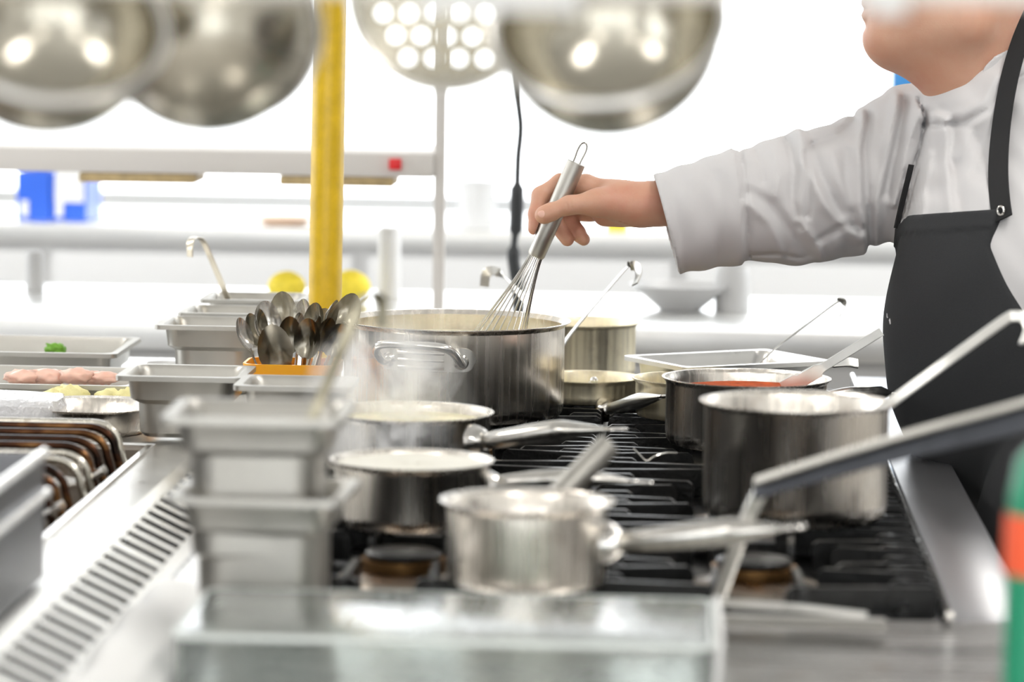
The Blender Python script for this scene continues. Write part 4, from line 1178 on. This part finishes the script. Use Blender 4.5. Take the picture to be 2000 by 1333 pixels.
def build_body():
    V, Fc = [], []; n = 0
    def add(g):
        nonlocal n
        v, f = g.mesh(); V.append(v); Fc.append(f + n); n += len(v)
    # coarse hidden body
    c = at(2050, 700, 5.35)
    g = Grid((.05, 4.6, -.01), (1.15, 5.75, 1.45), .013)
    add_torso(g, -.014)
    for s, px in ((-1, 2040), (1, 2140)):
        h = at(2150, 1060, 4.98) + tC * (s * .09); kn = Vector((h.x + .03, h.y, .48)); an = Vector((h.x + .02, h.y, .09))
        g.cap(h, kn, .088, .058, .03); g.cap(kn, an, .058, .038, .02); g.cap(an + Vector((0, 0, -.045)), an + nC * .15 + Vector((0, 0, -.05)), .04, .035, .03)
    g.cap(SH, EL, .052, .042, .03)
    ls = at(2140, 290, 5.22); le = ls + Vector((.06, -.05, -.29)); lw = le + Vector((.02, -.20, -.10))
    g.cap(ls, le, .052, .042, .03); g.cap(le, lw, .042, .028, .02); g.cap(lw, lw + Vector((-.02, -.09, -.01)), .028, .03, .02)
    add(g)
    # head and neck
    H = at(1868, -85, 5.34)
    f_ = Vector((-1, .0, -.10)).normalized(); s_ = Vector((0, -1, 0)); s_ = (s_ - f_ * s_.dot(f_)).normalized(); u_ = s_.cross(f_); 
    if u_.z < 0: u_ = -u_
    MH = [tuple(f_), tuple(s_), tuple(u_)]
    g = Grid(at(1995, 250, 5.5) - Vector((.30, .30, .02)), H + Vector((.16, .15, .15)), .0036)
    def P(px, py, dd=0): return at(px, py, 5.34 - dd)
    g.ell(H, (.118, .082, .108), MH, .02)
    g.ell(P(1800, 0), (.078, .068, .092), MH, .03)
    for s in (-1, 1):
        g.cap(P(1738, 70, s * .018), P(1885, 45, s * .052), .024, .042, .04)
        g.ell(P(1780, -10, s * .042), (.040, .026, .035), MH, .03)
    g.cap(P(1722, 78, -.012), P(1722, 78, .012), .021, .021, .02)
    g.cap(P(1730, 18, -.014), P(1730, 18, .014), .024, .024, .02)
    g.cap(P(1692, 6, -.013), P(1692, 6, .013), .0078, .0078, .006)
    g.cap(P(1693, 30, -.012), P(1693, 30, .012), .0080, .0080, .006)
    g.cap(P(1683, 18, -.02), P(1683, 18, .02), .0022, .0022, .003, 'c', .03)
    g.cap(P(1684, 54, -.02), P(1684, 54, .02), .0050, .0050, .008, 'c', .03)
    g.cap(P(1684, -32), P(1712, -110), .013, .008, .014)
    g.ell(P(1680, -26), (.016, .013, .011), MH, .01)
    for s in (-1, 1):
        g.ell(P(1697, -20, s * .013), (.010, .008, .008), MH, .008)
        g.cap(P(1703, -118, s * .016), P(1712, -120, s * .045), .013, .010, .015)
        g.ell(P(1716, -92, s * .032), (.016, .019, .014), MH, .012, 'c')
        g.ell(P(1722, -92, s * .032), (.0145, .0135, .0125), MH, .002)
        g.ell(P(1905, -45, s * .076), (.020, .010, .033), MH, .01)
        g.ell(P(1900, -45, s * .086), (.009, .008, .018), MH, .006, 'c')
    g.cap(P(1885, 35), at(1912, 205, 5.37), .074, .068, .03)
    g.cap(P(1765, 90), P(1862, 132), .034, .050, .045)
    g.cap(P(1950, 10), at(1945, 190, 5.37), .040, .045, .04)
    add(g)
    # forearm and hand; depth offsets towards the camera are negative
    def Q(px, py, dd=0): return at(px, py, DW + dd)
    g = Grid(at(1015, 520, DW - .02) - Vector((.01, .085, .0)), at(1400, 320, DW) + Vector((.01, .135, .0)), .0019)
    r = lambda p: p * DW / F
    g.cap(Q(1400, 408, .02), Q(1275, 398, .004), r(45), r(37), .02)
    g.cap(Q(1275, 398, .006), Q(1205, 392, .006), r(37), r(33), .025)
    g.cap(Q(1215, 384, .020), Q(1150, 366, .030), r(28), r(21), .022)
    g.cap(Q(1215, 392, .034), Q(1140, 380, .052), r(26), r(20), .022)
    g.cap(Q(1220, 402, .042), Q(1142, 398, .066), r(24), r(18), .020)
    g.cap(Q(1222, 412, .040), Q(1150, 414, .072), r(22), r(16), .018)
    g.cap(Q(1250, 418, .014), Q(1180, 424, .036), r(19), r(17), .02)
    # thumb
    g.cap(Q(1235, 404, -.004), Q(1168, 396, -.020), r(31), r(25), .022)
    g.cap(Q(1168, 396, -.020), Q(1112, 401, -.0275), r(24), r(17.5), .014)
    g.cap(Q(1112, 401, -.0275), Q(1066, 418, -.0290), r(17.5), r(16), .008)
    g.cap(Q(1075, 415, -.0280), Q(1061, 421, -.0285), r(17.5), r(16.5), .006)
    # index finger
    g.cap(Q(1140, 362, .028), Q(1095, 358, .036), r(20), r(18), .014)
    g.cap(Q(1095, 358, .036), Q(1056, 382, .024), r(17.5), r(17), .008)
    g.cap(Q(1056, 382, .024), Q(1047, 418, .012), r(16.5), r(15), .006)
    g.cap(Q(1047, 418, .012), Q(1043, 447, .004), r(14.5), r(12), .005)
    # middle
    g.cap(Q(1140, 382, .052), Q(1088, 396, .052), r(19), r(17.5), .012)
    g.cap(Q(1088, 396, .052), Q(1082, 432, .038), r(17), r(16), .007)
    g.cap(Q(1082, 432, .038), Q(1108, 468, .022), r(16), r(13.5), .006)
    # ring
    g.cap(Q(1142, 400, .066), Q(1102, 412, .066), r(17), r(16), .012)
    g.cap(Q(1102, 412, .066), Q(1104, 442, .050), r(15.5), r(15), .006)
    g.cap(Q(1104, 442, .050), Q(1140, 468, .030), r(15), r(12.5), .006)
    # little finger
    g.cap(Q(1150, 414, .070), Q(1118, 418, .070), r(15), r(14), .012)
    g.cap(Q(1118, 418, .070), Q(1118, 436, .048), r(14), r(13), .006)
    g.cap(Q(1118, 436, .048), Q(1132, 452, .030), r(13), r(12), .006)
    # creases: wrist line, thumb joint, knuckle
    for (a, b_) in (((1212, 430, -.012), (1245, 418, -.02)), ((1222, 434, -.010), (1256, 420, -.02)), ((1234, 436, -.008), (1268, 424, -.018))):
        g.cap(Q(*a), Q(*b_), .0014, .0014, .004, 'c', .02)
    for (a, b_) in (((1106, 390, -.0425), (1110, 412, -.0425)), ((1113, 388, -.0420), (1117, 410, -.0420))):
        g.cap(Q(*a), Q(*b_), .0008, .0008, .002, 'c', .02)
    # keep the fingers off the metal of the whisk handle
    wa_, wb2 = np.array(wa), np.array(wb_)
    g.cap(wa_, wb2, rw * 1.035 + .0003, rw * 1.035 + .0003, .001, 'c', .02)
    add(g)
    V = np.concatenate(V); Fc = np.concatenate(Fc)
    return V, Fc
def np_obj(name, VF, mat, parent=None, ang=0):
    me = bpy.data.meshes.new(name)
    me.from_pydata(VF[0].tolist(), [], VF[1].tolist()); me.update()
    me.materials.append(mat); me.shade_smooth()
    o = bpy.data.objects.new(name, me); COL.objects.link(o)
    o.parent = parent
    return o
person = thing('person', 'person in white chef coat and charcoal apron reaching over the range to whisk', 'person', (0, 0, 0))
body = np_obj('body', build_body(), M['skin'], person)
# thumb nail, index nail edge
bm = bmesh.new()
c = at(1060, 419, DW - .0405)
Mn = Matrix.Rotation(R(0), 3, 'Y')
sphere(bm, (0, 0, 0), 1, 20, (.0075, .0022, .0058)); bmesh.ops.rotate(bm, verts=bm.verts, cent=(0, 0, 0), matrix=Matrix.Rotation(R(18), 3, 'Y')); bmesh.ops.translate(bm, verts=bm.verts, vec=c)
link('thumb_nail', bm, M['nail'], person)
# hair: cap over the skull
H = at(1868, -85, 5.34)
g = Grid(H - Vector((.15, .12, .12)), H + Vector((.16, .12, .15)), .005)
g.ell(H + Vector((.006, 0, .006)), (.121, .086, .110), [(-1, 0, -.1), (0, -1, 0), (-.1, 0, 1)], .01)
X, Y, Z = g.pts((slice(None),) * 3)
# clip the face side and below the hairline
pl = (-(X - H.x) * .80 - (Z - H.z) * .55) - .035
g.F = np.maximum(g.F, pl.astype(np.float32))
np_obj('hair', g.mesh(), M['hair'], person)
# ------------------------------------------------------------------ coat
def pix(X, Y, Z):
    """pixel-like coordinates on the chef's plane (a plain linear map of the world)"""
    o = at(1700, 500, 5.35); ex = (at(1701, 500, 5.35) - o); ez = (at(1700, 501, 5.35) - o)
    lx = 1 / ex.length; lz = 1 / ez.length
    ex = ex.normalized(); ez = ez.normalized()
    u = 1700 + ((X - o.x) * ex.x + (Y - o.y) * ex.y + (Z - o.z) * ex.z) * lx
    v = 500 + ((X - o.x) * ez.x + (Y - o.y) * ez.y + (Z - o.z) * ez.z) * lz
    return u, v
def polydist(u, v, pts):
    D = None; T = None
    for (a, b_), (c, d) in zip(pts, pts[1:]):
        dx, dy = c - a, d - b_; t = np.clip(((u - a) * dx + (v - b_) * dy) / (dx * dx + dy * dy), 0, 1)
        q = np.hypot(u - a - t * dx, v - b_ - t * dy)
        D = q if D is None else np.minimum(D, q)
    return D
def coat_base(g, off):
    add_torso(g, off)
    e = off - .012
    g.cap(SH, at(1640, 372, 5.45), .083 + e, .094 + e, .05)
    g.cap(at(1640, 372, 5.45), at(1560, 390, 5.44), .092 + e, .093 + e, .03)
    g.cap(at(1560, 390, 5.44), at(1450, 403, 5.42), .092 + e, .080 + e, .03)
    g.cap(at(1450, 403, 5.42), at(1290, 441, 5.40), .080 + e, .072 + e, .02)
    g.cap(at(1220, 452, 5.40), at(1290, 441, 5.40), .072 + e, .072 + e, .01)
RES = .0037
glo = Vector((at(1240, 600, 5.3).x, 4.86, .86)); ghi = Vector((1.10, 5.66, 1.50))
gc = Grid(glo, ghi, RES)
coat_base(gc, .012)
base_F = gc.F.copy()
ls_ = at(2140, 290, 5.22); le_ = ls_ + Vector((.06, -.05, -.29)); lw_ = le_ + Vector((.02, -.20, -.10))
gc.cap(ls_, le_, .078, .066, .03); gc.cap(le_, le_.lerp(lw_, .75), .066, .054, .02)
X, Y, Z = gc.pts((slice(None),) * 3)
Ug, Vg = pix(X, Y, Z)
disp = np.zeros_like(gc.F)
folds = [  # polyline, width px, height m (+ ridge, - valley)
    ([(1800, 246), (1862, 240), (1905, 214), (1935, 170), (1995, 140)], 5, -.007), ([(1798, 228), (1862, 222), (1898, 196), (1922, 152), (1990, 122)], 8, .004),
    ([(1793, 196), (1803, 240), (1795, 290), (1778, 350), (1762, 430)], 4, -.008), ([(1806, 300), (1790, 360), (1772, 440)], 7, .005),
    ([(1450, 300), (1458, 400), (1466, 505)], 3.5, -.006), ([(1468, 500), (1520, 498), (1568, 508)], 5, -.004),
    ([(1830, 215), (1880, 250), (1905, 330), (1900, 410)], 9, -.004), ([(1700, 410), (1712, 470), (1716, 560)], 8, -.005), ([(1575, 300), (1580, 360), (1575, 420)], 7, -.007), ([(1560, 430), (1600, 480), (1610, 512)], 7, .005),
    ([(1543, 280), (1550, 330), (1545, 390), (1562, 440)], 9, -.007), ([(1566, 262), (1570, 320), (1608, 400), (1680, 470)], 11, .007),
    ([(1590, 285), (1640, 272), (1680, 240)], 9, -.006), ([(1590, 290), (1600, 340), (1640, 420)], 10, -.006),
    ([(1460, 372), (1500, 395), (1548, 452), (1580, 500)], 11, -.006), ([(1458, 395), (1500, 430), (1530, 500)], 10, .005),
    ([(1510, 300), (1520, 340), (1512, 380)], 10, .004), ([(1625, 300), (1635, 350), (1660, 400)], 11, .005),
    ([(1655, 300), (1650, 350), (1668, 440)], 9, -.005), ([(1692, 225), (1676, 300), (1680, 400), (1700, 500)], 8, .005),
    ([(1705, 230), (1690, 300), (1693, 400), (1708, 500)], 8, -.006), ([(1755, 190), (1735, 280), (1712, 390), (1715, 480)], 9, .007),
    ([(1772, 200), (1752, 290), (1730, 380)], 9, -.006), ([(1790, 215), (1765, 300), (1745, 400)], 7, .006),
    ([(1805, 220), (1790, 300), (1770, 350)], 8, -.006), ([(1832, 235), (1828, 320), (1822, 420)], 8, .006), ([(1850, 240), (1845, 340), (1845, 430)], 10, -.005),
    ([(1930, 185), (1880, 245), (1850, 300)], 9, .005), ([(1940, 215), (1900, 270), (1880, 330)], 10, -.005), ([(1985, 390), (1992, 450), (2000, 520)], 9, .005),
    ([(1705, 560), (1730, 640), (1742, 740)], 8, .005), ([(1350, 350), (1352, 430), (1365, 510)], 12, .003), ([(1400, 340), (1410, 420), (1405, 500)], 12, -.003),
    ([(1310, 360), (1325, 440), (1335, 520)], 10, -.003), ([(1600, 470), (1650, 440), (1690, 450)], 9, -.005), ([(1480, 300), (1490, 350)], 8, -.004)]
for pts, w, hgt in folds:
    D = polydist(Ug, Vg, pts)
    disp += hgt * np.exp(-(D / w) ** 2)
disp += .0016 * np.sin(Ug / 23 + Vg / 51) * np.sin(Vg / 37 + Y * 30) + .0011 * np.sin(Ug / 11 - Vg / 19 + Y * 45)
# turned-back cuff
cu = np.clip((1448 - Ug - (Vg - 400) * -.09) / 3, 0, 1); disp += .0045 * cu
gc.F = (gc.F - disp).astype(np.float32)
# cut the sleeve end on a slanted plane and hollow it out
a_, b_ = (1279, 345), (1327, 530)
nx_, ny_ = (b_[1] - a_[1]), -(b_[0] - a_[0]); ln = math.hypot(nx_, ny_)
cut = (-((Ug - a_[0]) * nx_ + (Vg - a_[1]) * ny_) / ln) * PXM
gc.F = np.maximum(gc.F, cut.astype(np.float32))
gc.cap(at(1200, 452, 5.40), at(1420, 412, 5.415), .072 - .0065, .068, .002, 'c')
# neck opening
gc.cap(at(1868, 20, 5.34), at(1922, 232, 5.375), .079, .071, .004, 'c')
# hem
gc.F = np.maximum(gc.F, (.875 - Z).astype(np.float32) + 0 * gc.F)
np_obj('coat', gc.mesh(), M['coat'], person)
# stand collar with a notch in front
g = Grid(at(1750, 260, 5.35) - Vector((.06, .13, .02)), at(2040, 20, 5.35) + Vector((.06, .16, .02)), .0028)
g.F[:] = 1
g.cap(at(1862, 0, 5.34), at(1932, 270, 5.375), .0835, .083, 0, 'u', .12)
outer = g.F.copy(); g.F[:] = 1
g.cap(at(1862, 0, 5.34), at(1932, 270, 5.375), .0785, .078, 0, 'u', .12)
X2, Y2, Z2 = g.pts((slice(None),) * 3); U2, V2_ = pix(X2, Y2, Z2)
shell = np.maximum(outer, -g.F)
def below(u, v, p, q):   # positive above the line p-q
    nx, ny = -(q[1] - p[1]), (q[0] - p[0]); l = math.hypot(nx, ny)
    return -((u - p[0]) * nx + (v - p[1]) * ny) / l * PXM
dep = (Y2 - 5.34)
lift = np.where(dep > 0, 0, 0)
# upper edge is an S from the front notch up to the nape
edge = np.interp(np.broadcast_to(U2, g.F.shape).ravel(), [1780, 1800, 1850, 1890, 1905, 1925, 1990, 2040], [196, 196, 190, 168, 132, 112, 84, 84]).reshape(g.F.shape)
shell = np.maximum(shell, (edge - V2_) * PXM)
shell = np.maximum(shell, (V2_ - edge - 62) * PXM)
shell = np.maximum(shell, np.where(dep < .02, (1793 + (V2_ - 196) * .2 - U2) * PXM, -1))
g.F = shell.astype(np.float32)
np_obj('collar', g.mesh(), M['coat'], person)
# ------------------------------------------------------------------ apron bib and skirt, straps
ga = Grid(Vector((at(1700, 600, 5.3).x, 4.70, .42)), Vector((1.0, 5.60, 1.46)), .0046)
ga.F[:] = .05
add_torso(ga, .014)
hb = at(2150, 1060, 4.98)
ga.ell(hb + Vector((0, 0, -.22)), (.180, .140, .38), MC, .08)
X, Y, Z = ga.pts((slice(None),) * 3)
cc = at(1962, 500, 5.285)
sx = (X - cc.x) * tC.x + (Y - cc.y) * tC.y
fr_ = (X - cc.x) * nC.x + (Y - cc.y) * nC.y
U3, V3 = pix(X, Y, Z)
cloth_f = ga.F - (.0045 + .0018 * np.sin(U3 / 31 + V3 / 60) * np.sin(V3 / 47))
cloth_f = np.maximum(cloth_f, -(ga.F + .022))
zt = at(1850, 425, 5.25).z
wdt = .134 + np.clip(zt - .03 - Z, 0, .3) * .62
top = zt - .006 + .11 * (sx + .15) - .25 * np.clip(-.09 - sx, 0, 1)
mask = np.maximum(np.abs(sx + .024) - wdt, Z - top)
mask = np.maximum(mask, -fr_ - .03)
apr = np.maximum(cloth_f, mask).astype(np.float32)
# hem band along the top: slightly thicker
band = np.maximum(np.maximum(ga.F - .0068, -(ga.F + .022)), np.maximum(mask, (top - .026) - Z))
apr = np.minimum(apr, band.astype(np.float32))
gs = Grid(ga.lo, ga.lo + .01, .0046); gs.ax = ga.ax; gs.F = apr
np_obj('apron', gs.mesh(), M['apron'], person)
# straps: woven tapes lying on the coat
def hit(px, py, thr):
    for dd in np.arange(4.95, 5.60, .0012):
        q = at(px, py, dd)
        ijk = [int(round((q[n_] - gc.lo[n_]) / RES)) for n_ in range(3)]
        if all(0 <= ijk[n_] < base_F.shape[n_] for n_ in range(3)) and base_F[tuple(ijk)] < thr: return q
    return None
def strap(name, pts, w, thr, side):
    P_ = []; dl = None
    for a, b_ in pts:
        p = hit(a, b_, thr) if (b_ >= 185 or dl is None) else at(a, b_, dl + .0003 * (185 - b_))
        if p is None: continue
        P_.append(p)
        if b_ >= 185: dl = p.dot(FW)
    for _ in range(2): P_ = [P_[0]] + [(P_[i - 1] + P_[i] * 2 + P_[i + 1]) / 4 for i in range(1, len(P_) - 1)] + [P_[-1]]
    bm = bmesh.new(); strip(bm, smooth_path(P_, 6), w, .0035, side)
    return link(name, bm, M['strap'], person)
strap('apron_strap', [(1958, 428), (1951, 390), (1948, 350), (1949, 310), (1952, 270), (1957, 230), (1963, 190), (1971, 150), (1981, 112), (1993, 75), (2008, 35), (2030, -5)], .033, .0085, tC)
strap('apron_tie', [(1751, 446), (1756, 420), (1762, 395), (1769, 368), (1776, 340), (1780, 322)], .009, .0085, tC * .6 + FW * .6)
pr_ = hit(1955, 412, .012) or at(1955, 412, 5.2)
ring = [pr_ + tC * (.0058 * math.cos(t)) + Vector((0, 0, .0062 * math.sin(t))) for t in [2 * math.pi * k / 28 for k in range(28)]]
bm = bmesh.new()
tube(bm, ring, .0018, 10, closed=True)
link('press_stud_ring', bm, M['polished'], person)
# trousers and shoes
g = Grid((.28, 4.60, .06), (1.12, 5.60, .96), .011)
g.ell(hb, (.178, .138, .18), MC, .04)
ft = []
for s__ in (-1, 1):
    h_ = hb + tC * (s__ * .09); kn = Vector((h_.x + .03, h_.y, .48)); an = Vector((h_.x + .02, h_.y, .09))
    g.cap(h_, kn, .102, .078, .03); g.cap(kn, an, .078, .066, .02); ft.append(an)
g.F = np.maximum(g.F, (g.ax[2][None, None, :] - .90).astype(np.float32) + 0 * g.F)
g.F = np.maximum(g.F, (.075 - g.ax[2][None, None, :]).astype(np.float32) + 0 * g.F)
np_obj('trousers', g.mesh(), M['trousers'], person)
for an in ft:
    g = Grid(an - Vector((.22, .22, .12)), an + Vector((.22, .22, .05)), .007)
    g.cap(an + Vector((0, 0, -.03)), an + nC * .15 + Vector((0, 0, -.045)), .050, .044, .02)
    g.cap(an + Vector((0, 0, .0)), an + Vector((0, 0, -.03)), .05, .05, .02)
    g.F = np.maximum(g.F, (.002 - g.ax[2][None, None, :]).astype(np.float32) + 0 * g.F)
    np_obj('shoe', g.mesh(), M['black'], person)
bpy.context.view_layer.update()
